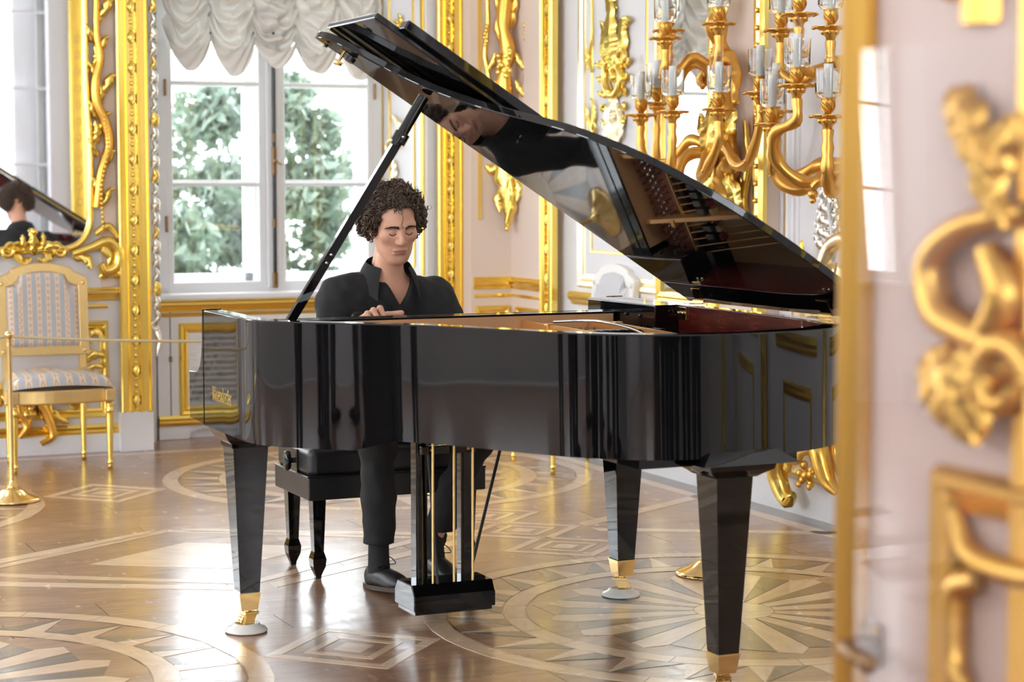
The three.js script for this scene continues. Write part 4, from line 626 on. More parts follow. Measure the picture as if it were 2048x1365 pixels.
chair('gilt chair with grey and beige striped upholstery under the wall mirror', [0.195, 0, -4.22], 0, fabricA, giltWood, film);
chair('pale white upholstered chair behind the piano, by the right wall', [2.80, 0, -2.95], -PI / 2, fabricB, whiteWood, null);
// ---------------------------------------------------------------- barrier posts and rope
const postAt = [[-0.205, -2.96, 'brass barrier post at the left edge in front of the striped chair'], [1.81, -0.20, 'brass barrier post behind the tail leg of the piano'], [1.672, -2.40, 'brass barrier post behind the pianist and the bench']];
for (const [x, z, label] of postAt) {
  const o = thing('barrier_post', label, 'post', [x, 0, z], 0, 'brass barrier posts');
  part('base', lathe([[0.001, 0], [0.125, 0], [0.128, 0.008], [0.12, 0.016], [0.08, 0.03], [0.05, 0.05], [0.03, 0.062], [0.001, 0.062]], 32), M.brass, o);
  part('pole', [lathe([[0.024, 0.06], [0.026, 0.07], [0.016, 0.08], [0.0115, 0.1], [0.0115, 0.7], [0.015, 0.705], [0.015, 0.72], [0.011, 0.725], [0.011, 0.735], [0.001, 0.735]], 16)], M.brass, o);
  part('finial', [ball(0.018, 0, 0.75, 0), cyl(0.016, 0.016, 0.02, 0, 0.725, 0)], M.brass, o);
}
const ropeBetween = (a, b, label, sag = 0.03) => { const pts = Array.from({ length: 9 }, (_, i) => { const t = i / 8; return [a[0] + (b[0] - a[0]) * t, 0.742 - sag * 4 * t * (1 - t), a[1] + (b[1] - a[1]) * t]; }); tag(part('barrier_rope', tube(pts, 0.0065, 40, 8), M.rope), label, 'rope'); };
ropeBetween([-0.19, -2.955], [1.657, -2.402], 'taut beige barrier rope crossing in front of the window wall');
ropeBetween([1.674, -2.385], [1.807, -0.215], 'beige barrier rope running behind the piano', 0.05);
ropeBetween([-2.4, -2.96], [-0.22, -2.96], 'beige barrier rope leaving the left post out of frame', 0.1);
// ---------------------------------------------------------------- open door leaf in the foreground
{
  const X = -0.465, z0 = 4.064, z1 = 4.80, g = structGroup('door_1');
  g.position.set(X, 0, z0); g.rotation.y = -PI / 2; // local x = into the doorway (world +z), local z = towards the room's left
  const w = z1 - z0;
  part('door_leaf', box(w, 2.95, 0.05, w / 2, 1.48, -0.027), std(0.56, 0.42, 0.365, 0.45), g);  // leaf paint darkened and pinked, holding the shade it stands in
  part('edge_moulding', run([[0, -0.028], [0.012, -0.026], [0.022, -0.012], [0.014, 0], [0.022, 0.01], [0.014, 0.026], [0, 0.028]], 2.95).rotateZ(PI / 2).translate(0.03, 1.48, 0), M.shadedDoorGold, g);
  part('lower_panel_moulding', frame(0.36, 0.62, panelProf.map(([a, b]) => [a * 0.9, b])).translate(0.395, 0.785, 0), M.shadedDoorGold, g);
  part('upper_panel_moulding', frame(0.36, 0.9, panelProf.map(([a, b]) => [a * 0.9, b])).translate(0.395, 2.1, 0), M.shadedDoorGold, g);
  part('panel_scroll', [scroll([[0.24, 1.07], [0.27, 1.03], [0.36, 1.02], [0.44, 1.03]], 0.012, 0.016, 0.015), scroll([[0.285, 1.0], [0.25, 0.985], [0.245, 0.94], [0.25, 0.9], [0.27, 0.88]], 0.016, 0.012, 0.015), scroll([[0.25, 0.84], [0.29, 0.83], [0.38, 0.86]], 0.016, 0.014, 0.015)], M.shadedDoorGold, g);
  part('carved_rocaille', [scroll([[0.36, 1.4], [0.25, 1.38], [0.2, 1.34], [0.215, 1.29], [0.27, 1.27], [0.32, 1.26]], 0.014, 0.022, 0.02), scroll([[0.3, 1.36], [0.33, 1.31], [0.29, 1.26]], 0.02, 0.02, 0.02), leaf([[0.19, 1.24], [0.24, 1.2], [0.3, 1.15]], 0.045, 0.035, 4), leaf([[0.34, 1.26], [0.28, 1.22], [0.31, 1.16]], 0.04, 0.035, 4), scroll(spiral(0.33, 1.22, 0.05, 0.015, 0, 6), 0.02, 0.012, 0.02), leaf([[0.22, 1.53], [0.27, 1.48], [0.31, 1.42]], 0.03, 0.03, 4), leaf([[0.34, 1.5], [0.3, 1.44], [0.34, 1.38]], 0.03, 0.03, 4)], M.shadedDoorGold, g);
  part('upper_strip', [run([[0, -0.03], [0.014, -0.02], [0.02, 0], [0.014, 0.02], [0, 0.03]], 1.3).rotateZ(PI / 2).translate(0.255, 2.25, 0), run([[0, -0.02], [0.014, -0.01], [0.014, 0.01], [0, 0.02]], 2.9).rotateZ(PI / 2).translate(0.345, 1.5, 0)], M.shadedDoorGold, g);
  const h = part('door_handle', [cyl(0.011, 0.011, 0.05, 0, 0, 0, 12).rotateX(PI / 2).translate(0.075, 0.885, 0.02), tube([[0.075, 0.885, 0.045], [0.1, 0.883, 0.05], [0.125, 0.878, 0.047]], 0.0095, 14, 8), ball(0.013, 0.128, 0.878, 0.047)], M.bronze, g);
  part('handle_plate', [rbox(0.03, 0.05, 0.006, 0.002, 0.075, 0.885, 0.003)], M.bronze, h);
  const sheet = thing('acrylic_sheet', 'clear acrylic guard sheet standing before the open door leaf', 'screen', [X - 0.045, 0, z0 + 0.10], -PI / 2);
  part('sheet', grid(20, 20, (a, b) => [a * 0.66, 0.02 + b * 1.56, 0.004 * sin(a * 5 + b * 2)]), new THREE.MeshPhysicalMaterial({ color: lin(0.985, 0.985, 0.985), roughness: 0.0, transmission: 1, thickness: 0, ior: 1.5, side: THREE.DoubleSide }), sheet);
}
// ---------------------------------------------------------------- grand piano
const HT = 1.025, HB = 0.687;
const rimPts = [[-0.1, -0.13], [-0.1, 0.1], [-0.1, 0.30], [-0.088, 0.41], [-0.045, 0.49], [0.05, 0.59], [0.16, 0.685], [0.29, 0.82], [0.415, 1.04], [0.54, 1.25], [0.69, 1.385], [0.89, 1.445], [1.13, 1.42], [1.30, 1.345], [1.405, 1.24], [1.455, 1.1], [1.47, 0.9], [1.47, 0.5], [1.47, 0.1], [1.47, -0.26]];
const rimCurve = new THREE.CatmullRomCurve3(rimPts.map(([x, z]) => V(x, 0, z)), false, 'centripetal');
const RIM = Array.from({ length: 181 }, (_, i) => { const t = i / 180, p = rimCurve.getPoint(t), d = rimCurve.getTangent(t); return { x: p.x, z: p.z, nx: d.z, nz: -d.x, t }; });
const piano = thing('grand_piano', 'black lacquered concert grand piano with its lid propped open', 'piano');
{
  const bot = (p) => { if (p.x > 0.25 && p.z > 0 || p.x > 1) return HB; const k = p.x < 0.13 ? 0 : (p.x - 0.13) / 0.09; return p.z < 0.56 && p.x < 0 ? 0.655 : 0.655 + (HB - 0.655) * Math.min(1, Math.max(0, k)); };
  const strip = (rows) => { const P = [], I = [], m = rows.length; RIM.forEach((p, i) => { rows.forEach(([off, y]) => P.push(p.x + p.nx * off, typeof y === 'function' ? y(p) : y, p.z + p.nz * off)); if (i < RIM.length - 1) for (let j = 0; j < m - 1; j++) { const k = i * m + j; I.push(k, k + m, k + 1, k + 1, k + m, k + m + 1); } }); return tris(P, I); };
  const th = 0.058;
  part('outer_rim', [strip([[0, bot], [0, HT - 0.004]]), strip([[0, HT - 0.004], [0.0015, HT - 0.001], [0.005, HT]]), strip([[0.005, HT], [th - 0.004, HT]]), strip([[th, bot], [0, bot]])], M.black, piano);
  const mah = new THREE.MeshPhysicalMaterial({ map: wood([46, 12, 10], [96, 34, 26], 61), roughness: 0.16, side: THREE.DoubleSide });
  const innerG = strip([[th - 0.004, HT], [th, HT - 0.004], [th, 0.8]]); { const q = innerG.attributes.position, U = []; for (let i = 0; i < q.count; i++) U.push(q.getX(i) + q.getZ(i), q.getY(i) * 2); innerG.setAttribute('uv', new THREE.Float32BufferAttribute(U, 2)); }
  part('inner_rim', innerG, mah, piano, 'red-brown mahogany inner rim');
  const fill = (y0, y1, off, zmin = -9) => prism(RIM.map((p) => [p.x + p.nx * off, Math.max(zmin, p.z + p.nz * off)]), y0, y1);
  part('bottom_board', fill(0.70, 0.712, 0.03), M.satin, piano);
  part('soundboard', fill(0.845, 0.855, 0.05, 0.3), M.spruce, piano, 'amber spruce soundboard');
  // cheek front with key block step (treble), bass arm end
  const ck = new THREE.Shape(); ck.moveTo(0.285, 0.664); ck.lineTo(0.12, 0.6605); ck.lineTo(0.12, HT); ck.lineTo(0.126, HT); ck.lineTo(0.13, 0.93); ck.bezierCurveTo(0.135, 0.87, 0.155, 0.825, 0.205, 0.818); ck.lineTo(0.285, 0.814); ck.closePath();
  const ckG = new THREE.ExtrudeGeometry(ck, { depth: 0.058, bevelEnabled: true, bevelSize: 0.002, bevelThickness: 0.002, bevelSegments: 2, curveSegments: 12 });
  part('cheek', ckG.clone().rotateY(PI / 2).translate(-0.1, 0, 0), M.black, piano);
  part('cheek', ckG.clone().rotateY(PI / 2).translate(1.412, 0, -0.13), M.black, piano);
  part('keybed', [rbox(1.5, 0.07, 0.52, 0.006, 0.685, 0.69, -0.02), rbox(1.46, 0.06, 0.03, 0.004, 0.685, 0.745, -0.27), rbox(0.5, 0.03, 0.2, 0.004, 0.6, 0.645, 0.0)], M.black, piano);
  part('keyboard', [box(1.23, 0.02, 0.15, 0.685, 0.745, -0.18), ...Array.from({ length: 52 }, (_, i) => box(0.0224, 0.012, 0.148, 0.08 + i * 0.0237, 0.758, -0.18))], std(0.8, 0.78, 0.72, 0.2), piano, 'ivory white keys');
  const sharps = []; for (let i = 0; i < 51; i++) if (![1, 4].includes((i + 5) % 7)) sharps.push(box(0.011, 0.014, 0.09, 0.0918 + i * 0.0237, 0.77, -0.15));
  part('black_keys', sharps, M.satin, piano);
  part('fallboard', [rbox(1.4, 0.2, 0.02, 0.004, 0.685, 0.86, -0.155), rbox(1.4, 0.02, 0.07, 0.004, 0.685, 0.965, -0.13), rbox(1.4, 0.012, 0.03, 0.003, 0.685, 0.985, -0.08)], M.black, piano);
  const str = part('stretcher', [box(1.3, 0.075, 0.05, 0.66, 0.945, -0.03)], std(0.62, 0.34, 0.16, 0.4), piano, 'tan front stretcher beam');
  part('stretcher_top', [rbox(1.32, 0.008, 0.055, 0.003, 0.66, 0.986, -0.032)], M.black, str);
  part('key_block', [rbox(0.09, 0.10, 0.50, 0.006, 1.368, 0.975, 0.02), ...[-0.1, 0.02, 0.12].map((z) => ball(0.006, 1.32, 0.985, z + 0.05))], M.black, piano);
  for (const z of [0.3, 1.06]) { const h = part('hinge', [rbox(0.006, 0.042, 0.06, 0.001, 1.409, 0.998, z), cyl(0.006, 0.006, 0.07, 0, 0, 0, 10).rotateX(PI / 2).translate(1.472, 1.034, z), rbox(0.05, 0.004, 0.06, 0.001, 1.45, 1.03, z)], M.brass, piano); part('screw', [ball(0.006, 1.404, 1.0, z - 0.015), ball(0.006, 1.404, 1.0, z + 0.015)], M.steel, h); }
  // iron plate, strings, dampers
  const zmax = (x) => { let b = 0.4; for (const p of RIM) if (p.x > -0.05 && p.t < 0.75 && Math.abs(p.x + p.nx * 0.07 - x) < 0.03) b = Math.max(b, p.z + p.nz * 0.07); return b; };
  part('plate_web', [prism([[-0.03, 0.0], [1.405, 0.0], [1.405, 0.19], [-0.03, 0.19]], 0.899, 0.911)], std(0.46, 0.14, 0.07, 0.35, 0.3), piano, 'russet iron plate web with tuning pins');
  const pins = []; for (let r = 0; r < 4; r++) for (let i = 0; i < 56; i++) pins.push(cyl(0.0046, 0.0042, 0.034, 0.04 + i * 0.0238 + r * 0.006, 0.925, 0.035 + r * 0.034 + 0.012 * sin(i * 0.16), 6));
  part('tuning_pins', pins, M.steel, piano).userData.kind = 'stuff';
  part('agraffe_bar', [tube([[-0.02, 0.918, 0.205], [0.5, 0.92, 0.215], [1.0, 0.92, 0.21], [1.40, 0.918, 0.2]], 0.008, 20, 8)], M.brass, piano);
  const tailPlate = []; RIM.forEach((p, i) => { if (p.t > 0.22 && p.t < 0.68 && i % 3 === 0) { const q = RIM[Math.min(180, i + 3)]; tailPlate.push(between([p.x + p.nx * 0.10, 0.9, p.z + p.nz * 0.10], [q.x + q.nx * 0.10, 0.9, q.z + q.nz * 0.10], 0.09, 0.016)); } });
  part('plate_border', tailPlate, M.copper, piano, 'copper coloured plate border');
  for (let i = 0; i < 54; i++) { const x = 0.0 + i * 0.0255, x2 = Math.min(1.38, x + (i > 30 ? -0.1 : 0.04)), z2 = zmax(Math.max(0.02, x2)) - 0.10; if (z2 > 0.3) part('string', between([x, 0.922, 0.21], [x2, 0.915, z2], 0.0022, 0.0022, 5), i > 36 ? M.copper : M.steel, piano); }
  for (const [x, x2] of [[0.36, 0.38], [0.66, 0.70], [0.97, 0.99], [1.22, 1.16]]) { const z2 = zmax(x2) - 0.03; part('plate_strut', [between([x, 0.945, 0.0], [x2, 0.935, z2], 0.014, 0.045), rbox(0.03, 0.05, 0.03, 0.005, x, 0.945, 0.2)], M.copper, piano); }
  const copG = grid(20, 3, (s, t) => [0.55 + 0.8 * s, 0.93 + 0.045 * t - 0.02 * s * s, 0.92 + 0.22 * sin(s * 1.6) - 0.05 * s]);
  part('plate_flange', [rbox(0.02, 0.04, 0.30, 0.006, 1.06, 0.945, 0.75), rbox(0.02, 0.04, 0.24, 0.006, 0.84, 0.945, 0.6)], M.copper, piano, 'golden copper plate flange');
  for (let i = 0; i < 40; i++) { const x = 0.10 + i * 0.0300; if (0.46 > zmax(x) - 0.06) continue; const d = part('damper', [rbox(0.02, 0.03, 0.05, 0.002, x, 0.945, 0.40)], M.satin, piano); part('damper_felt', [box(0.014, 0.012, 0.045, x, 0.924, 0.40), box(0.02, 0.02, 0.022, x + 0.003, 0.94, 0.455)], i % 2 ? M.felt : M.spruce, d); }
  part('bridge', [tube([[0.3, 0.875, 0.74], [0.5, 0.875, 0.95], [0.8, 0.875, 1.16], [1.1, 0.875, 1.2]], 0.018, 24, 6)], M.spruce, piano);
  part('shift_cable', [tube([[0.93, 0.985, 0.32], [0.97, 0.993, 0.42], [0.97, 1.0, 0.6], [1.0, 0.985, 0.75], [1.02, 0.955, 0.86]], 0.0045, 24, 6)], M.steel, piano);
  // lid, front flap folded back on top of it
  const lid = new THREE.Group(); lid.name = 'lid'; piano.add(lid); lid.position.set(1.472, 1.034, 0); lid.rotation.z = -32.5 * PI / 180;
  const zs = 0.235, ls = new THREE.Shape(); ls.moveTo(0, zs); ls.lineTo(-1.55, zs);
  new THREE.CatmullRomCurve3([[1.55, 0.25], [1.535, 0.3], [1.47, 0.36], [1.35, 0.43], [1.24, 0.53], [1.16, 0.65], [1.09, 0.80], [0.98, 1.06], [0.82, 1.247], [0.62, 1.342], [0.43, 1.376], [0.26, 1.38], [0.15, 1.365], [0.06, 1.31], [0.015, 1.2], [0, 1.05]].map(([w, z]) => V(-w, z)), false, 'centripetal').getPoints(90).forEach((p) => ls.lineTo(p.x, p.y)); ls.closePath();
  part('lid_board', new THREE.ExtrudeGeometry(ls, { depth: 0.018, bevelEnabled: true, bevelSize: 0.003, bevelThickness: 0.003, bevelSegments: 2 }).rotateX(PI / 2).translate(0, 0.022, 0), M.black, lid);
  part('lid_flap', [rbox(1.535, 0.02, 0.42, 0.004, -0.775, 0.052, zs + 0.225)], M.black, lid);
  part('flap_lip', [rbox(1.45, 0.03, 0.05, 0.004, -0.735, 0.075, zs + 0.44)], M.black, lid);
  part('flap_hinge', [cyl(0.006, 0.006, 1.5, 0, 0, 0, 8).rotateZ(PI / 2).translate(-0.78, 0.034, zs + 0.002)], M.brass, lid);
  part('rubber_buffer', [cyl(0.016, 0.018, 0.014, -1.445, -0.01, zs + 0.075, 8), cyl(0.006, 0.006, 0.01, -1.52, -0.007, zs + 0.035, 8), cyl(0.006, 0.006, 0.01, -0.97, -0.007, 0.66, 8)], M.satin, lid);
  part('lid_catch', [cyl(0.005, 0.005, 0.03, -1.455, -0.012, zs + 0.01, 8), between([-1.47, -0.02, zs + 0.01], [-1.44, -0.02, zs + 0.02], 0.008), between([-1.462, -0.03, zs + 0.0], [-1.448, -0.03, zs + 0.03], 0.006)], M.brass, lid);
  const prop = part('lid_prop', [between([0.012, 0.985, 0.37], [0.35, 1.547, 0.436], 0.026, 0.02), between([0.345, 1.54, 0.435], [0.432, 1.688, 0.452], 0.017, 0.017, 14), between([0.352, 1.55, 0.437], [0.368, 1.578, 0.440], 0.024, 0.024, 14)], M.black, piano);
  part('prop_fitting', [ball(0.006, 0.362, 1.566, 0.462), ball(0.005, 0.132, 1.19, 0.418), ball(0.005, 0.146, 1.214, 0.421)], M.steel, prop);
  // maker's name on the cheek
  const font = await new FontLoader().loadAsync('fonts/droid/droid_serif_regular.typeface.json');
  const tg = new TextGeometry('Bösendorfer', { font, size: 0.042, depth: 0.0006, curveSegments: 4 }); tg.computeBoundingBox(); const tw = tg.boundingBox.max.x;
  tg.scale(0.215 / tw, 1, 1); part('maker_lettering', tg.rotateY(-PI / 2).translate(-0.1004, 0.748, -0.02), M.gold, piano, 'gold lettering on the cheek');
  // legs with brass ferrules and casters
  const sq = (w0, w1, h) => new THREE.CylinderGeometry(w1 * 0.7071, w0 * 0.7071, h, 4).rotateY(PI / 4).toNonIndexed();
  const leg = (x, z, top, bw, turn, block) => {
    const l = new THREE.Group(); l.name = 'leg'; piano.add(l); l.position.set(x, 0, z);
    const flat = (g) => { g.computeVertexNormals(); return g; };
    part('leg_shaft', flat(sq(0.064, 0.114, top - 0.125).translate(0, (top + 0.125) / 2, 0)), M.black, l);
    part('leg_block', block.map(([w0, w1, y0, y1]) => flat(sq(w0, w1, y1 - y0).translate(0, (y0 + y1) / 2, 0))), M.black, l);
    part('ferrule', [flat(sq(0.054, 0.070, 0.055).translate(0, 0.10, 0)), flat(sq(0.072, 0.072, 0.005).translate(0, 0.127, 0))], M.brass, l);
    const cs = [cyl(0.012, 0.012, 0.012, 0, 0.068, 0, 10), rbox(0.05, 0.012, 0.045, 0.003, 0.006, 0.061, 0)];
    for (const s of [-1, 1]) { const sh = new THREE.Shape(); sh.moveTo(-0.012, 0.062); sh.lineTo(0.026, 0.062); sh.lineTo(0.014, 0.035); sh.lineTo(-0.01, 0.016); sh.lineTo(-0.022, 0.026); sh.closePath(); cs.push(new THREE.ExtrudeGeometry(sh, { depth: 0.003, bevelEnabled: false }).translate(0, 0, s * 0.02 - 0.0015)); }
    const c = part('caster_fork', cs, M.brass, l); c.rotation.y = turn;
    const w = part('caster_wheel', [cyl(0.022, 0.022, 0.015, 0, 0, 0, 24).rotateX(PI / 2).translate(-0.008, 0.034, -0.009), cyl(0.022, 0.022, 0.015, 0, 0, 0, 24).rotateX(PI / 2).translate(-0.008, 0.034, 0.009)], M.brass, l); w.rotation.y = turn;
  };
  leg(0.0, 0.0, 0.60, 0.114, 0.2, [[0.125, 0.125, 0.598, 0.612], [0.13, 0.165, 0.612, 0.63], [0.165, 0.2, 0.63, 0.662]]);
  leg(1.345, 0.0, 0.60, 0.114, 2.6, [[0.125, 0.125, 0.598, 0.612], [0.13, 0.165, 0.612, 0.63], [0.165, 0.2, 0.63, 0.662]]);
  leg(0.966, 1.34, 0.628, 0.118, 1.2, [[0.13, 0.15, 0.626, 0.634], [0.15, 0.2, 0.634, 0.65], [0.2, 0.3, 0.65, 0.672], [0.3, 0.34, 0.672, 0.705]].map(([a, b, c, d]) => [a, Math.min(b, 0.21), c, d]));
  part('tail_beam', [prism([[0.70, 1.34], [1.2, 1.34], [1.2, 1.1], [0.70, 1.1]], 0.655, 0.70)], M.black, piano);
  // pedal lyre
  const ly = new THREE.Group(); ly.name = 'pedal_lyre'; piano.add(ly); ly.position.set(0.645, 0, 0.09);
  const bs = new THREE.Shape(); [[-0.085, 0.053], [0.085, 0.053], [0.085, 0.098], [0.06, 0.13], [-0.06, 0.13], [-0.085, 0.098]].forEach(([x, y], i) => i ? bs.lineTo(x, y) : bs.moveTo(x, y));
  part('lyre_base', [new THREE.ExtrudeGeometry(bs, { depth: 0.28, bevelEnabled: true, bevelSize: 0.003, bevelThickness: 0.003, bevelSegments: 1 }).rotateY(PI / 2).translate(-0.14, 0, 0), box(0.27, 0.02, 0.15, 0, 0.046, 0)], M.black, ly);
  for (const s of [-1, 1]) part('lyre_post', [box(0.032, 0.5, 0.034, s * 0.075 - 0.005, 0.375, -0.01), box(0.014, 0.5, 0.045, s * 0.075 + s * 0.02, 0.375, -0.02)], M.black, ly);
  part('lyre_crossbar', [rbox(0.19, 0.028, 0.02, 0.003, 0, 0.565, 0.025), rbox(0.2, 0.05, 0.1, 0.004, 0, 0.65, -0.02)], M.black, ly);
  for (const [x, z] of [[-0.062, 0.05], [0.012, 0.05], [0.078, 0.05]]) part('pedal_rod', [cyl(0.0045, 0.0045, 0.53, x, 0.395, z, 8), cyl(0.007, 0.007, 0.03, x, 0.62, z, 8)], M.brass, ly);
  part('rod_screw', [ball(0.006, -0.06, 0.565, 0.038), ball(0.006, 0.068, 0.565, 0.038)], M.copper, ly);
  for (const x of [-0.07, 0.0, 0.07]) part('pedal', [rbox(0.028, 0.01, 0.13, 0.004, x, 0.075, -0.13)], M.brass, ly);
  part('lyre_brace', [between([0.1, 0.13, -0.03], [0.3, 0.66, -0.15], 0.006, 0.006, 8), between([-0.05, 0.13, 0.06], [-0.075, 0.66, 0.02], 0.005, 0.005, 8)], M.iron, ly);
}
for (const [x, z, label] of [[0.0, 0.0, 'white caster cup under the left front piano leg'], [1.345, 0.0, 'white caster cup under the far right piano leg'], [0.966, 1.34, 'white caster cup under the near tail leg of the piano']]) {
  const c = part('caster_cup', lathe([[0.001, 0.012], [0.028, 0.012], [0.032, 0.028], [0.042, 0.028], [0.046, 0.02], [0.062, 0.014], [0.068, 0.006], [0.066, 0], [0.001, 0]], 36), M.porcelain); c.position.set(x - 0.004, 0, z);
  tag(c, label, 'caster cup', 'caster cups under the piano legs');
}
// ---------------------------------------------------------------- piano bench
{
  const b = thing('piano_bench', 'black leather adjustable piano bench under the pianist', 'bench', [0.775, 0, -0.865]);
  part('cushion', [new RoundedBoxGeometry(0.68, 0.115, 0.39, 5, 0.032).translate(0, 0.425, 0)], M.leather, b);
  part('seat_box', [rbox(0.69, 0.085, 0.40, 0.006, 0, 0.335, 0)], M.leather, b);
  part('piping', [tube([[-0.345, 0.378, 0.198], [0.345, 0.378, 0.198]], 0.004, 4, 6), tube([[-0.345, 0.378, -0.198], [-0.345, 0.378, 0.198]], 0.004, 4, 6)], M.satin, b);
  const k = part('height_knob', [cyl(0.01, 0.01, 0.03, 0, 0, 0, 10).rotateZ(PI / 2).translate(-0.355, 0.42, 0.03), lathe([[0.001, -0.012], [0.022, -0.011], [0.026, 0], [0.022, 0.011], [0.001, 0.012]], 16).rotateZ(PI / 2).scale(1, 1.5, 0.8).translate(-0.37, 0.42, 0.03)], M.black, b);
  part('knob_plate', [rbox(0.004, 0.09, 0.07, 0.002, -0.343, 0.42, 0.03)], M.satin, k);
  for (const [x, z] of [[-0.295, 0.145], [0.295, 0.145], [-0.295, -0.145], [0.295, -0.145]]) part('leg', [[0.036, 0.05, 0.1, 0.295], [0.05, 0.036, 0.075, 0.1], [0.046, 0.052, 0.045, 0.075], [0.022, 0.046, 0.012, 0.045], [0.02, 0.022, 0, 0.012]].map(([a, c, y0, y1]) => { const g = new THREE.CylinderGeometry(c * 0.7071, a * 0.7071, y1 - y0, 4).rotateY(PI / 4).toNonIndexed().translate(x, (y0 + y1) / 2, z); g.computeVertexNormals(); return g; }), M.black, b);
}
// ---------------------------------------------------------------- spectators standing out of frame, mirrored in the lacquer and the acrylic sheet
{
  const cols = { black: std(0.012, 0.012, 0.014, 0.8), navy: std(0.03, 0.04, 0.07, 0.8), grey: std(0.16, 0.16, 0.17, 0.8), red: std(0.16, 0.02, 0.02, 0.8), olive: std(0.08, 0.075, 0.05, 0.8) };
  const skinM = std(0.55, 0.32, 0.22, 0.55), hairs = [std(0.03, 0.02, 0.014, 0.6), std(0.10, 0.06, 0.035, 0.6), std(0.02, 0.015, 0.012, 0.6)];
  const figure = (x, z, h, face, top, low, hr, label) => {
    const o = thing('person', label, 'person', [x, 0, z], face, 'spectators out of frame'), k = h / 1.75;
    const body = (px, py, pz) => { const X = px / k, Y = py / k, Z = pz / k, ax = Math.abs(X);
      let d = ell(X, Y, Z, 0, 1.635, 0.01, 0.075, 0.115, 0.095); d = smin(d, cap3(X, Y, Z, [0, 1.53, 0], [0, 1.42, -0.02], 0.05, 0.06), 0.04);
      d = smin(d, ell(X, Y, Z, 0, 1.25, 0, 0.16, 0.22, 0.10), 0.06); d = smin(d, ell(X, Y, Z, 0, 0.98, 0, 0.15, 0.16, 0.10), 0.08); d = smin(d, cap3(ax, Y, Z, [0.0, 1.40, 0], [0.17, 1.39, 0], 0.05, 0.055), 0.05);
      d = smin(d, cap3(ax, Y, Z, [0.19, 1.38, 0], [0.24, 1.1, 0], 0.048, 0.04), 0.03); d = smin(d, cap3(ax, Y, Z, [0.24, 1.1, 0], [0.2, 0.9, 0.12], 0.038, 0.028), 0.02); d = smin(d, ell(ax, Y, Z, 0.19, 0.84, 0.15, 0.025, 0.06, 0.04), 0.02);
      d = smin(d, cap3(ax, Y, Z, [0.085, 0.9, 0], [0.09, 0.48, 0.01], 0.075, 0.05), 0.04); d = smin(d, cap3(ax, Y, Z, [0.09, 0.48, 0.01], [0.09, 0.08, -0.01], 0.05, 0.036), 0.03); d = smin(d, ell(ax, Y, Z, 0.095, 0.035, 0.06, 0.04, 0.035, 0.12), 0.02);
      d = smin(d, ell(X, Y, Z, 0, 1.62, 0.11, 0.014, 0.02, 0.015), 0.012); return d * k; };
    part('body', nets(body, [-0.34 * k, -0.02, -0.16], [0.34 * k, 1.78 * k, 0.24], 0.0165), skinM, o);
    const cut = (lo, hi, off) => nets((a, b, c) => Math.max(body(a, b, c) - off, lo * k - b, b - hi * k), [-0.36 * k, (lo - 0.04) * k, -0.19], [0.36 * k, (hi + 0.04) * k, 0.26], 0.0165);
    part('jacket', cut(0.88, 1.46, 0.014), top, o); part('trousers', cut(0.06, 0.95, 0.01), low, o);
    part('hair', nets((a, b, c) => Math.max(ell(a / k, b / k, c / k, 0, 1.665, -0.01, 0.09, 0.105, 0.11) * k, c / k - 0.055 - Math.max(0, b / k - 1.68) * 2), [-0.13, 1.5 * k, -0.16], [0.13, 1.82 * k, 0.16], 0.012), hr, o);
    part('shoes', nets((a, b, c) => Math.max(body(a, b, c) - 0.01, b - 0.075), [-0.2, -0.03, -0.14], [0.2, 0.11, 0.24], 0.012), cols.black, o);
  };
  figure(-3.05, 3.95, 1.72, 0.9, cols.black, cols.navy, hairs[0], 'spectator in black jacket nearest the doorway, out of frame');
  figure(-3.0, 2.95, 1.64, 1.1, cols.navy, cols.black, hairs[1], 'spectator in navy jacket with brown hair, out of frame');
  figure(-3.55, 3.5, 1.8, 1.0, cols.olive, cols.grey, hairs[2], 'spectator in olive jacket and grey trousers, out of frame');
  figure(-3.4, 4.5, 1.78, 0.9, cols.grey, cols.black, hairs[0], 'spectator in grey jacket and black trousers, out of frame');
  figure(-3.35, 2.2, 1.7, 1.3, cols.black, cols.grey, hairs[2], 'spectator in black jacket and grey trousers, out of frame');
  figure(0.35, 3.9, 1.74, -0.4, cols.black, cols.black, hairs[0], 'spectator dressed all in black behind the open door');
  figure(1.05, 4.2, 1.66, -0.4, cols.red, cols.navy, hairs[1], 'spectator in dark red jacket behind the open door');
  const more = [[-4.0, 4.2, 1.7], [-4.4, 3.5, 1.76], [-4.9, 4.2, 1.68], [-5.4, 3.6, 1.8], [-4.2, 2.6, 1.66], [-5.0, 2.7, 1.73], [-3.75, 1.7, 1.7], [0.7, 4.5, 1.7], [-0.1, 4.45, 1.62]], tops = ['black', 'navy', 'grey', 'olive', 'black'], lows = ['grey', 'black', 'navy'];
  more.forEach(([x, z, h], i) => figure(x, z, h, x > -1 ? -0.4 : 1.0, cols[tops[i % 5]], cols[lows[i % 3]], hairs[i % 3], `spectator in ${tops[i % 5]} jacket and ${lows[i % 3]} trousers, ${['third', 'fourth', 'fifth', 'sixth', 'second', 'third', 'first', 'back', 'nearest'][i]} in the ${i < 4 ? 'rear' : i < 7 ? 'front' : 'doorway'} row out of frame`));
}
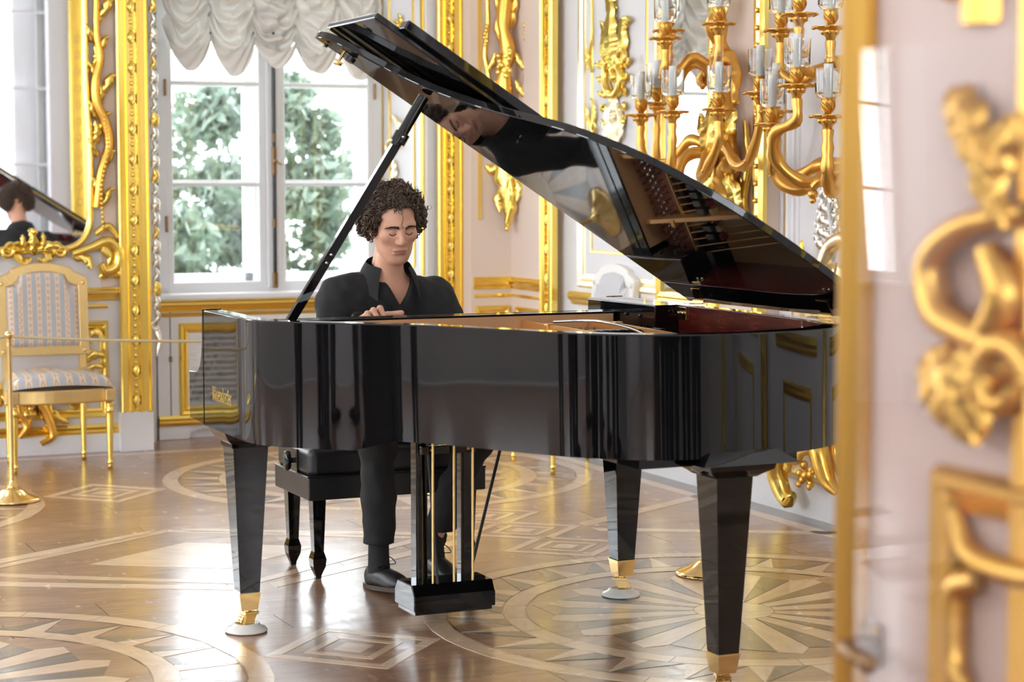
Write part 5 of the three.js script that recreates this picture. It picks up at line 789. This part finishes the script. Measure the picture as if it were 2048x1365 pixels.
// ---------------------------------------------------------------- pianist
{
  const man = thing('person', 'person in black shirt with curly dark hair, eyes closed, playing the piano', 'person');
  const HCn = V(0.742, 1.275, -0.62), HQ = new THREE.Quaternion().setFromEuler(new THREE.Euler(0.30, -0.03, 0.05, 'YXZ')), HQi = HQ.clone().invert();
  const J = { pel: [0.80, 0.56, -0.88], sp: [0.79, 0.76, -0.87], ch: [0.765, 0.95, -0.78], nb: [0.752, 1.055, -0.715], nt: [0.745, 1.17, -0.665],
    rs: [0.58, 1.015, -0.735], re: [0.475, 0.80, -0.66], rw: [0.555, 0.935, -0.475], ls: [0.938, 1.0, -0.71], le: [1.03, 0.78, -0.6], lw: [0.95, 0.80, -0.34],
    rh: [0.72, 0.555, -0.86], rk: [0.595, 0.535, -0.41], ra: [0.615, 0.12, -0.45], lh: [0.88, 0.555, -0.86], lk: [1.0, 0.52, -0.47], la: [0.885, 0.12, -0.60] };
  // head in its own frame: x to his left, y up, z forward
  const head = (x, y, z) => {
    const ax = Math.abs(x);
    let d = ell(x, y, z, 0, 0.045, -0.016, 0.074, 0.084, 0.094);
    d = smin(d, ell(x, y, z, 0, -0.02, 0.028, 0.064, 0.088, 0.060), 0.04);
    d = smin(d, ell(x, y, z, 0, -0.078, 0.028, 0.047, 0.04, 0.05), 0.035);
    d = smin(d, ell(x, y, z, 0, -0.108, 0.062, 0.021, 0.017, 0.018), 0.026);
    d = smin(d, cap3(ax, y, z, [0.05, -0.04, 0.0], [0.022, -0.102, 0.05], 0.018, 0.014), 0.03);  // jaw line
    d = smin(d, ell(ax, y, z, 0.044, -0.018, 0.056, 0.022, 0.018, 0.02), 0.028);                 // cheekbones
    d = smin(d, cap3(ax, y, z, [0.008, 0.024, 0.083], [0.048, 0.026, 0.066], 0.010, 0.010), 0.018); // brow
    d = -smin(-d, ell(ax, y, z, 0.031, 0.006, 0.093, 0.020, 0.0135, 0.0165), 0.011);               // eye sockets
    d = smin(d, ell(ax, y, z, 0.0305, 0.002, 0.069, 0.0155, 0.0115, 0.0135), 0.006);             // closed lids
    d = smin(d, cap3(x, y, z, [0, 0.018, 0.083], [0, -0.030, 0.104], 0.0075, 0.0115), 0.012);    // nose
    d = smin(d, ell(ax, y, z, 0.0115, -0.033, 0.093, 0.0085, 0.008, 0.011), 0.008);
    d = -smin(-d, ell(ax, y, z, 0.0075, -0.0425, 0.097, 0.0035, 0.003, 0.005), 0.003);
    d = smin(d, ell(x, y, z, 0, -0.064, 0.079, 0.0275, 0.0056, 0.011), 0.008);
    d = smin(d, ell(x, y, z, 0, -0.0745, 0.0785, 0.023, 0.006, 0.011), 0.007);
    d = -smin(-d, cap3(ax, y, z, [0, -0.0688, 0.092], [0.029, -0.0712, 0.077], 0.0019, 0.0014), 0.0025); // lips part
    d = -smin(-d, ell(x, y, z, 0, -0.088, 0.088, 0.016, 0.005, 0.006), 0.01);
    d = -smin(-d, cap3(ax, y, z, [0.0165, -0.034, 0.096], [0.033, -0.066, 0.0795], 0.0008, 0.0006), 0.006);   // folds beside the nose
    d = -smin(-d, cap3(ax, y, z, [0.0055, 0.016, 0.0955], [0.0075, 0.034, 0.0915], 0.0007, 0.0005), 0.004);     // frown
    let e = ell(ax, y, z, 0.079, -0.008, -0.012, 0.008, 0.031, 0.019);                            // ears
    e = -smin(-e, ell(ax, y, z, 0.09, -0.004, -0.006, 0.008, 0.019, 0.01), 0.006);
    d = smin(d, e, 0.008);
    return smin(d, cap3(x, y, z, [0, -0.06, -0.02], [0, -0.18, -0.06], 0.05, 0.055), 0.035);
  };
  const hl = V(0, 0, 0);
  const headW = (x, y, z) => { hl.set(x - HCn.x, y - HCn.y, z - HCn.z).applyQuaternion(HQi); return head(hl.x, hl.y, hl.z); };
  const torso = (x, y, z, o) => {
    let d = ell(x, y, z, 0.765, 0.93, -0.80, 0.185 + o, 0.165 + o, 0.118 + o);
    d = smin(d, ell(x, y, z, 0.79, 0.72, -0.875, 0.165 + o, 0.17 + o, 0.12 + o), 0.08);
    d = smin(d, cap3(x, y, z, J.rs, J.ls, 0.066 + o, 0.066 + o), 0.07);
    d = smin(d, cap3(x, y, z, J.nb, [0.66, 1.03, -0.74], 0.055 + o, 0.055 + o), 0.06);
    return smin(d, cap3(x, y, z, J.nb, [0.86, 1.02, -0.72], 0.055 + o, 0.055 + o), 0.06);
  };
  const arms = (x, y, z, o) => { let d = cap3(x, y, z, J.rs, J.re, 0.056 + o, 0.044 + o); d = smin(d, cap3(x, y, z, J.re, J.rw, 0.042 + o, 0.028 + o), 0.03); let e = cap3(x, y, z, J.ls, J.le, 0.056 + o, 0.044 + o); e = smin(e, cap3(x, y, z, J.le, J.lw, 0.042 + o, 0.028 + o), 0.03); return Math.min(d, e); };
  const legs = (x, y, z, o) => { let d = cap3(x, y, z, J.rh, J.rk, 0.085 + o, 0.06 + o); d = smin(d, cap3(x, y, z, J.rk, J.ra, 0.055 + o, 0.036 + o), 0.04); let e = cap3(x, y, z, J.lh, J.lk, 0.085 + o, 0.06 + o); e = smin(e, cap3(x, y, z, J.lk, J.la, 0.055 + o, 0.036 + o), 0.04); return smin(Math.min(d, e), ell(x, y, z, 0.80, 0.57, -0.88, 0.17 + o, 0.10 + o, 0.13 + o), 0.05); };
  const bodyF = (x, y, z) => { let d = torso(x, y, z, -0.014); d = smin(d, arms(x, y, z, -0.012), 0.04); d = smin(d, legs(x, y, z, -0.012), 0.04); return smin(d, cap3(x, y, z, J.nb, J.nt, 0.056, 0.05), 0.045); };
  const hand = (wr, mc, pip, tip, rad, thumb) => (x, y, z) => { // palm between wrist and knuckles, each finger its own chain
    let d = cap3(x, y, z, wr, mc[1], 0.024, 0.017);
    for (let i = 0; i < 4; i++) d = smin(d, cap3(x, y, z, [wr[0] * 0.5 + mc[i][0] * 0.5, wr[1] * 0.5 + mc[i][1] * 0.5 - 0.004, wr[2] * 0.5 + mc[i][2] * 0.5], mc[i], 0.016, 0.0125), 0.014);
    let f = 9;
    for (let i = 0; i < 4; i++) { let g = cap3(x, y, z, mc[i], pip[i], rad[i] + 0.0015, rad[i] + 0.0008); g = smin(g, cap3(x, y, z, pip[i], tip[i], rad[i] + 0.0006, rad[i] * 0.82), 0.006); f = smin(f, g, 0.003); }
    let t = cap3(x, y, z, thumb[0], thumb[1], 0.015, 0.0115); t = smin(t, cap3(x, y, z, thumb[1], thumb[2], 0.0115, 0.0105), 0.006);
    return smin(smin(d, f, 0.008), t, 0.012);
  };
  const rH = hand(J.rw, [[0.592, 0.972, -0.40], [0.570, 0.972, -0.395], [0.549, 0.964, -0.397], [0.532, 0.952, -0.405]], [[0.588, 0.998, -0.352], [0.562, 0.992, -0.346], [0.541, 0.981, -0.35], [0.524, 0.965, -0.362]], [[0.604, 0.952, -0.322], [0.578, 0.944, -0.316], [0.556, 0.936, -0.322], [0.536, 0.928, -0.338]], [0.0098, 0.0098, 0.0094, 0.0082], [[0.590, 0.952, -0.435], [0.632, 0.972, -0.395], [0.674, 0.978, -0.372]]);
  const lH = hand(J.lw, [[0.915, 0.806, -0.255], [0.937, 0.81, -0.25], [0.958, 0.808, -0.254], [0.977, 0.802, -0.264]], [[0.908, 0.818, -0.212], [0.935, 0.822, -0.206], [0.962, 0.82, -0.21], [0.985, 0.812, -0.225]], [[0.905, 0.786, -0.185], [0.935, 0.786, -0.176], [0.964, 0.786, -0.18], [0.99, 0.784, -0.2]], [0.0095, 0.0095, 0.009, 0.008], [[0.92, 0.79, -0.31], [0.885, 0.792, -0.27], [0.862, 0.79, -0.235]]);
  const hd = V(0, 0, 0);
  const headG = nets(head, [-0.1, -0.165, -0.13], [0.1, 0.145, 0.13], 0.0028); headG.applyQuaternion(HQ).translate(HCn.x, HCn.y, HCn.z);
  const geos = [headG, nets(rH, [0.49, 0.90, -0.51], [0.71, 1.03, -0.29], 0.0028), nets(lH, [0.83, 0.74, -0.37], [1.02, 0.85, -0.15], 0.0035), nets(bodyF, [0.38, 0.05, -1.06], [1.14, 1.2, -0.26], 0.012)];
  const skin = [0.68, 0.355, 0.235], lip = [0.47, 0.175, 0.14], flush = [0.55, 0.25, 0.165], stub = [0.44, 0.27, 0.205];
  const P = [], N = [], C = [], I = []; let base = 0;
  geos.forEach((g, gi) => { const p = g.attributes.position, n = g.attributes.normal; for (let i = 0; i < p.count; i++) { P.push(p.getX(i), p.getY(i), p.getZ(i)); N.push(n.getX(i), n.getY(i), n.getZ(i)); let c = [...skin];
      if (gi === 0) { hd.set(p.getX(i) - HCn.x, p.getY(i) - HCn.y, p.getZ(i) - HCn.z).applyQuaternion(HQi); const mixc = (t, q) => { t = Math.max(0, Math.min(1, t)); c = c.map((v, k) => v + (q[k] - v) * t); };
        const nz = 0.5 + 0.5 * noise.noise(hd.x * 260, hd.y * 260, hd.z * 260);
        mixc(0.3 * (1 - Math.hypot((hd.x) / 0.05, (hd.y + 0.09) / 0.045)) * nz * (hd.z > 0.02 ? 1 : 0) * 2, stub);
        mixc(0.35 * (1 - Math.hypot((Math.abs(hd.x) - 0.045) / 0.02, (hd.y + 0.03) / 0.022)), flush); mixc(0.7 * (1 - Math.hypot(hd.x / 0.018, (hd.y + 0.03) / 0.016)) * (hd.z > 0.08 ? 1 : 0), flush);
        mixc(2.4 * (1 - Math.hypot(hd.x / 0.028, (hd.y + 0.0692) / 0.010)) * (hd.z > 0.07 ? 1 : 0), lip); }
      C.push(...c); } const a = g.index.array; for (let i = 0; i < a.length; i++) I.push(a[i] + base); base += p.count; });
  const bg = new THREE.BufferGeometry(); bg.setAttribute('position', new THREE.Float32BufferAttribute(P, 3)); bg.setAttribute('normal', new THREE.Float32BufferAttribute(N, 3)); bg.setAttribute('color', new THREE.Float32BufferAttribute(C, 3)); bg.setIndex(I);
  part('body', bg, new THREE.MeshPhysicalMaterial({ vertexColors: true, roughness: 0.5, side: THREE.DoubleSide }), man, 'light skin of face, neck and hand');
  // clothes
  const cloth = std(0.0125, 0.0125, 0.0135, 0.85, 0, { sheen: 0.25, sheenRoughness: 0.6, sheenColor: lin(0.25, 0.25, 0.27) }), trouserM = std(0.013, 0.0128, 0.0135, 0.8);
  const fold = (x, y, z) => 0.008 * noise.noise(x * 9, y * 7, z * 9) + 0.007 * noise.noise(x * 24 + y * 12, y * 16 - x * 10, z * 20) + 0.0035 * sin((y * 46 + x * 30) + 3 * noise.noise(x * 6, y * 6, z * 6));
  const shirtF = (x, y, z) => {
    let d = torso(x, y, z, 0.006); d = smin(d, arms(x, y, z, 0.012), 0.05);
    d = Math.max(d, cap3(x, y, z, J.rw, [0.572, 0.965, -0.435], 0.0, 0.0) < 0.034 && z > -0.468 ? 0.02 : -1);
    d += fold(x, y, z);
    const xc = 0.777 - (y - 0.985) * 0.05, v = Math.max(Math.abs(x - xc) - 0.56 * (y - 0.982), -(z + 0.735)); d = Math.max(d, -v * 0.85);
    d = Math.max(d, -(cap3(x, y, z, J.nb, J.nt, 0.062, 0.062) * (y > 1.05 ? 1 : 9)));
    d = Math.max(d, -((z - (J.lw[2] - 0.02)) < 0 ? 1 : (J.lw[2] - 0.02 - z)));
    return Math.max(d, 0.60 - y);
  };
  part('shirt', nets(shirtF, [0.36, 0.58, -1.06], [1.14, 1.16, -0.3], 0.0078), cloth, man, 'black open-necked shirt');
  // collar: two turned-down leaves round the neck
  for (const s of [-1, 1]) part('collar', [grid(22, 6, (a, b) => { const th = a * 2.35, fx = 0.078 - 0.004 * a, cxx = 0.757, czz = -0.70 - 0.01; const drop = 0.055 + 0.05 * Math.pow(a, 2.2), out = 0.008 + 0.028 * Math.sin(b * 1.9), r = fx + out * 0.9;
    const x = cxx + s * sin(th) * r * (a > 0.6 ? 1 - (a - 0.6) * 0.28 : 1) + s * b * 0.012 * a, z = czz - cos(th) * (r + 0.002) + 0.0 + b * 0.02 * a, y = 1.156 - 0.046 * a + 0.012 * (1 - b) - b * drop; return [x, y, z]; })], cloth, man);
  part('button', [[0.786, 0.955, -0.668], [0.792, 0.905, -0.672]].map(([x, y, z]) => ball(0.005, x, y, z)), M.satin, man);
  part('trousers', nets((x, y, z) => { let d = legs(x, y, z, 0.008); d = smin(d, cap3(x, y, z, [0.607, 0.34, -0.43], [0.615, 0.14, -0.447], 0.055, 0.047), 0.03); d = smin(d, cap3(x, y, z, [0.94, 0.33, -0.53], [0.887, 0.14, -0.597], 0.055, 0.047), 0.03); d += fold(x, y, z) * 0.7; return Math.max(d, 0.165 - y, y - 0.66); }, [0.48, 0.14, -1.06], [1.1, 0.70, -0.3], 0.009), trouserM, man, 'black trousers');
  for (const [k, A, yaw] of [['r', J.ra, 0.12], ['l', J.la, -0.05]]) {
    part('sock', [tube([[A[0], 0.19, A[2]], [A[0], 0.1, A[2]], [A[0], 0.06, A[2] + 0.005]], (t) => 0.036 + 0.004 * t, 8, 14)], trouserM, man);
    const f = (x, y, z) => { let d = ell(x, y, z, 0, 0.045, -0.03, 0.037, 0.05, 0.05); d = smin(d, ell(x, y, z, 0, 0.042, 0.05, 0.041, 0.036, 0.09), 0.03); d = smin(d, ell(x, y, z, 0.004, 0.03, 0.13, 0.042, 0.026, 0.065), 0.03); d = Math.max(d, -ell(x, y, z, 0, 0.115, -0.03, 0.028, 0.035, 0.035)); return Math.max(d, 0.018 - y); };
    const sh = part('shoe', nets(f, [-0.06, 0.0, -0.1], [0.06, 0.12, 0.21], 0.005), M.leather, man, 'black leather lace-up shoe'); sh.position.set(A[0], 0, A[2] + 0.01); sh.rotation.y = yaw; if (k === 'r') { sh.rotation.x = -0.10; sh.rotation.order = 'YXZ'; }
    const sole = new THREE.Shape(); sole.absellipse(0, 0.045, 0.043, 0.155, 0, 2 * PI); part('shoe_sole', [new THREE.ExtrudeGeometry(sole, { depth: 0.016, bevelEnabled: false }).rotateX(PI / 2).translate(0, 0.02, 0)], std(0.05, 0.03, 0.02, 0.5), sh);
    part('shoelace', [0, 1, 2, 3].map((i) => tube([[-0.02, 0.088 - i * 0.008, 0.012 + i * 0.022], [0, 0.094 - i * 0.008, 0.015 + i * 0.022], [0.02, 0.088 - i * 0.008, 0.022 + i * 0.022]], 0.0025, 8, 5)).concat([tube([[0, 0.095, 0.012], [0.03, 0.115, 0.02], [0.05, 0.09, 0.035], [0.02, 0.088, 0.03]], 0.0018, 14, 5)]), M.satin, sh);
  }
  // face details
  const H = (x, y, z) => V(x, y, z).applyQuaternion(HQ).add(HCn);
  const surf = (x, y) => { let z = 0.14; for (let i = 0; i < 200 && head(x, y, z) > 0; i++) z -= Math.max(0.0004, head(x, y, z) * 0.7); return z; };
  const hairM = std(0.05, 0.031, 0.021, 0.5), browM = std(0.028, 0.017, 0.012, 0.7);
  for (const s of [-1, 1]) {
    const pts = [0, 1, 2, 3, 4, 5].map((i) => { const t = i / 5, x = s * (0.012 + 0.041 * t), y = 0.0205 + 0.011 * Math.pow(t, 0.8) - 0.012 * t * t; return H(x, y, surf(x, y) + 0.0008); });
    const bc = new THREE.CatmullRomCurve3(pts), up = H(0, 1, 0).sub(H(0, 0, 0)), sd = H(s, 0, 0).sub(H(0, 0, 0)), fw = H(0, 0, 1).sub(H(0, 0, 0)), hairsB = [];
    for (let i = 0; i < 70; i++) { const t = rnd(), q = bc.getPoint(t).addScaledVector(up, rr(-0.0038, 0.0036) * (1 - 0.7 * t * t)), L = rr(0.005, 0.009); hairsB.push(tube([q, q.clone().addScaledVector(sd, L * (0.35 + 0.5 * t)).addScaledVector(up, L * (0.6 - 0.75 * t)).addScaledVector(fw, 0.0014), q.clone().addScaledVector(sd, L * (0.8 + 0.4 * t)).addScaledVector(up, L * (0.8 - 1.1 * t))], 0.00055, 4, 4)); }
    part('eyebrow', [tube(pts, (t) => 0.0036 * (1.0 - 0.7 * t * t) + 0.0004, 16, 6, 0.3), ...hairsB], browM, man);
    const ls = [0, 1, 2, 3, 4].map((i) => { const t = i / 4, x = s * (0.0175 + 0.026 * t), y = -0.001 - 0.0065 * sin(PI * t) - 0.001 * t; return H(x, y, surf(x, y) + 0.0004); });
    part('eyelashes', [tube(ls, 0.0017, 12, 5), ...[1, 2, 3, 4, 5, 6].map((i) => { const t = i / 7, x = s * (0.0175 + 0.026 * t), y = -0.001 - 0.0065 * sin(PI * t); const z = surf(x, y); return tube([H(x, y, z), H(x + s * 0.0008, y - 0.0016, z + 0.002), H(x + s * 0.0014, y - 0.002, z + 0.0036)], 0.0004, 5, 4); })], browM, man);
    const cr = [0, 1, 2, 3].map((i) => { const t = i / 3, x = s * (0.018 + 0.025 * t), y = 0.0095 + 0.003 * sin(PI * t); return H(x, y, surf(x, y) + 0.0001); });
    part('lid_crease', [tube(cr, 0.0006, 10, 4)], std(0.22, 0.10, 0.07, 0.7), man);
  }
  part('mole', [ball(0.0014, ...H(-0.044, -0.016, surf(-0.044, -0.016)).toArray())], browM, man);
  // hair: lumpy mass plus individual curls
  const hairF = (x, y, z) => { let d = ell(x, y, z, 0, 0.058, -0.022, 0.093, 0.083, 0.106); d = smin(d, ell(Math.abs(x), y, z, 0.072, 0.014, -0.034, 0.038, 0.064, 0.066), 0.03); d += 0.012 * noise.noise(x * 34, y * 34, z * 34) + 0.006 * noise.noise(x * 75, y * 75, z * 75 + 4);
    const fx = Math.abs(x), line = 0.094 + 0.008 * noise.noise(x * 40, 3, 1) - fx * 0.25;
    d = Math.max(d, -Math.max(-(z - 0.012), y - line, fx - 0.064));
    d = Math.max(d, -Math.max(-(z + 0.002), y + 0.03 - 0.0, -1)); d = Math.max(d, -ell(fx, y, z, 0.092, -0.012, 0.0, 0.022, 0.026, 0.022)); return Math.max(d, -0.052 - y); };
  const hgLocal = nets(hairF, [-0.13, -0.07, -0.15], [0.13, 0.165, 0.12], 0.004), hg = hgLocal.clone(); hg.applyQuaternion(HQ).translate(HCn.x, HCn.y, HCn.z);
  const hair = part('hair', hg, hairM, man, 'dark brown curly hair');
  const curls = [], hp = hgLocal.attributes.position, hn = hgLocal.attributes.normal;
  for (let i = 0, made = 0; i < 9000 && made < 1250; i++) {
    const k0 = Math.floor(rnd() * hp.count), x = hp.getX(k0), y = hp.getY(k0), z = hp.getZ(k0), n = V(hn.getX(k0), hn.getY(k0), hn.getZ(k0));
    if (n.dot(V(x, y - 0.03, z + 0.02).normalize()) < 0.3 || head(x, y, z) < 0.004 || (z > 0.02 && y < 0.088 && Math.abs(x) < 0.055)) continue;
    made++;
    const t1 = V(rr(-1, 1), rr(-1.3, 0.2), rr(-1, 1)).cross(n).normalize(), t2 = n.clone().cross(t1), edge = head(x, y, z) < 0.016 ? 0.55 : 1, R = rr(0.007, 0.0145) * edge, turns = rr(1.0, 2.3), pts = [], dir = rnd() < 0.5 ? 1 : -1, len = rr(0.006, 0.024) * edge, ph = rr(0, 6), outw = rr(-0.002, 0.014) * edge;
    for (let k = 0; k <= 11; k++) { const u = k / 11, an = ph + dir * u * turns * 2 * PI, r = R * (1 - 0.35 * u); pts.push(H(x + n.x * (outw + r * sin(an)) + t1.x * r * cos(an) + t2.x * len * (u - 0.5), y + n.y * (outw + r * sin(an)) + t1.y * r * cos(an) + t2.y * len * (u - 0.5) - 0.006 * u, z + n.z * (outw + r * sin(an)) + t1.z * r * cos(an) + t2.z * len * (u - 0.5))); }
    curls.push(tube(pts, (t) => 0.0027 * (1 - 0.5 * t), 16, 4, 1, false));
  }
  part('curls', curls, std(0.095, 0.06, 0.04, 0.42), hair).userData.kind = 'stuff';
  // a loose curl on the forehead and flyaways
  const lock = [[-0.006, 0.098], [0.004, 0.086], [0.008, 0.076], [0.0, 0.070], [-0.008, 0.077], [-0.002, 0.084], [0.006, 0.066], [0.008, 0.05], [0.002, 0.036], [0.005, 0.022]].map(([x, y], i) => H(x - 0.004, y, surf(x - 0.004, Math.min(y, 0.085)) + (i > 6 ? 0.002 : 0.007)));
  part('forehead_curl', [tube(lock, 0.0009, 40, 5)], hairM, hair);
  const fly = []; for (let i = 0; i < 46; i++) { const a = rr(0.1, PI - 0.1), R = 0.108 + rr(0, 0.014), cx = R * cos(a) * 1.02, cy = 0.052 + R * sin(a) * 0.92, cz = rr(-0.06, 0.04), r = rr(0.005, 0.01); fly.push(tube(Array.from({ length: 9 }, (_, k) => H(cx + r * cos(k * 0.8 + i), cy + r * sin(k * 0.8 + i), cz + k * 0.0012)), 0.0006, 18, 4)); }
  part('stray_hairs', fly, hairM, hair);
}
// ---------------------------------------------------------------- garden outside the window
{
  const gr = part('garden_lawn', box(60, 0.2, 40, 0, -1.3, -26), std(0.16, 0.22, 0.10, 0.9)); tag(gr, 'pale garden lawn outside the window', 'ground', null, 'structure');
  const lf = new THREE.BufferGeometry(); lf.setAttribute('position', new THREE.Float32BufferAttribute([0, -0.07, 0, 0.032, 0, 0.012, 0, 0.08, 0, -0.032, 0, 0.012], 3)); lf.setIndex([0, 1, 2, 0, 2, 3]); lf.computeVertexNormals();
  const tree = (x, z, h, r, n, dens, label) => {
    const t = thing('garden_tree', label, 'tree', [x, -1.2, z], 0, 'trees outside the window');
    part('trunk', [tube([[0, 0, 0], [0.05, h * 0.4, 0.05], [-0.03, h * 0.8, 0]], (u) => 0.09 - 0.06 * u, 14, 8)], std(0.14, 0.12, 0.11, 0.9), t);
    const m = new THREE.InstancedMesh(lf, new THREE.MeshPhysicalMaterial({ color: lin(0.195, 0.26, 0.20), roughness: 0.6, transmission: 0.45, thickness: 0, side: THREE.DoubleSide }), n); m.name = 'foliage'; m.userData.kind = 'stuff';
    const o = new THREE.Object3D(), cl = Array.from({ length: dens }, () => { const a = rr(0, 2 * PI), u = Math.sqrt(rnd()); return [r * u * cos(a), h * rr(0.18, 1.0), r * u * sin(a), rr(0.16, 0.34)]; });
    for (let i = 0; i < n; i++) { const c = cl[i % dens], v = V(rr(-1, 1), rr(-1, 1), rr(-1, 1)).normalize().multiplyScalar(c[3] * Math.cbrt(rnd())); o.position.set(c[0] + v.x, c[1] + v.y, c[2] + v.z); o.rotation.set(rr(0, 6), rr(0, 6), rr(0, 6)); o.scale.setScalar(rr(0.8, 1.5)); o.updateMatrix(); m.setMatrixAt(i, o.matrix); }
    t.add(m);
  };
  tree(3.9, -12.0, 3.5, 0.75, 9000, 46, 'leafy pale green tree seen through the right window casement');
  tree(3.1, -13.2, 3.3, 0.5, 2400, 24, 'sparse pale tree seen through the left window casement');
  tree(2.75, -11.5, 2.6, 0.35, 1400, 12, 'small pale shrub seen low through the left window casement');
}
renderer.render(scene, camera);
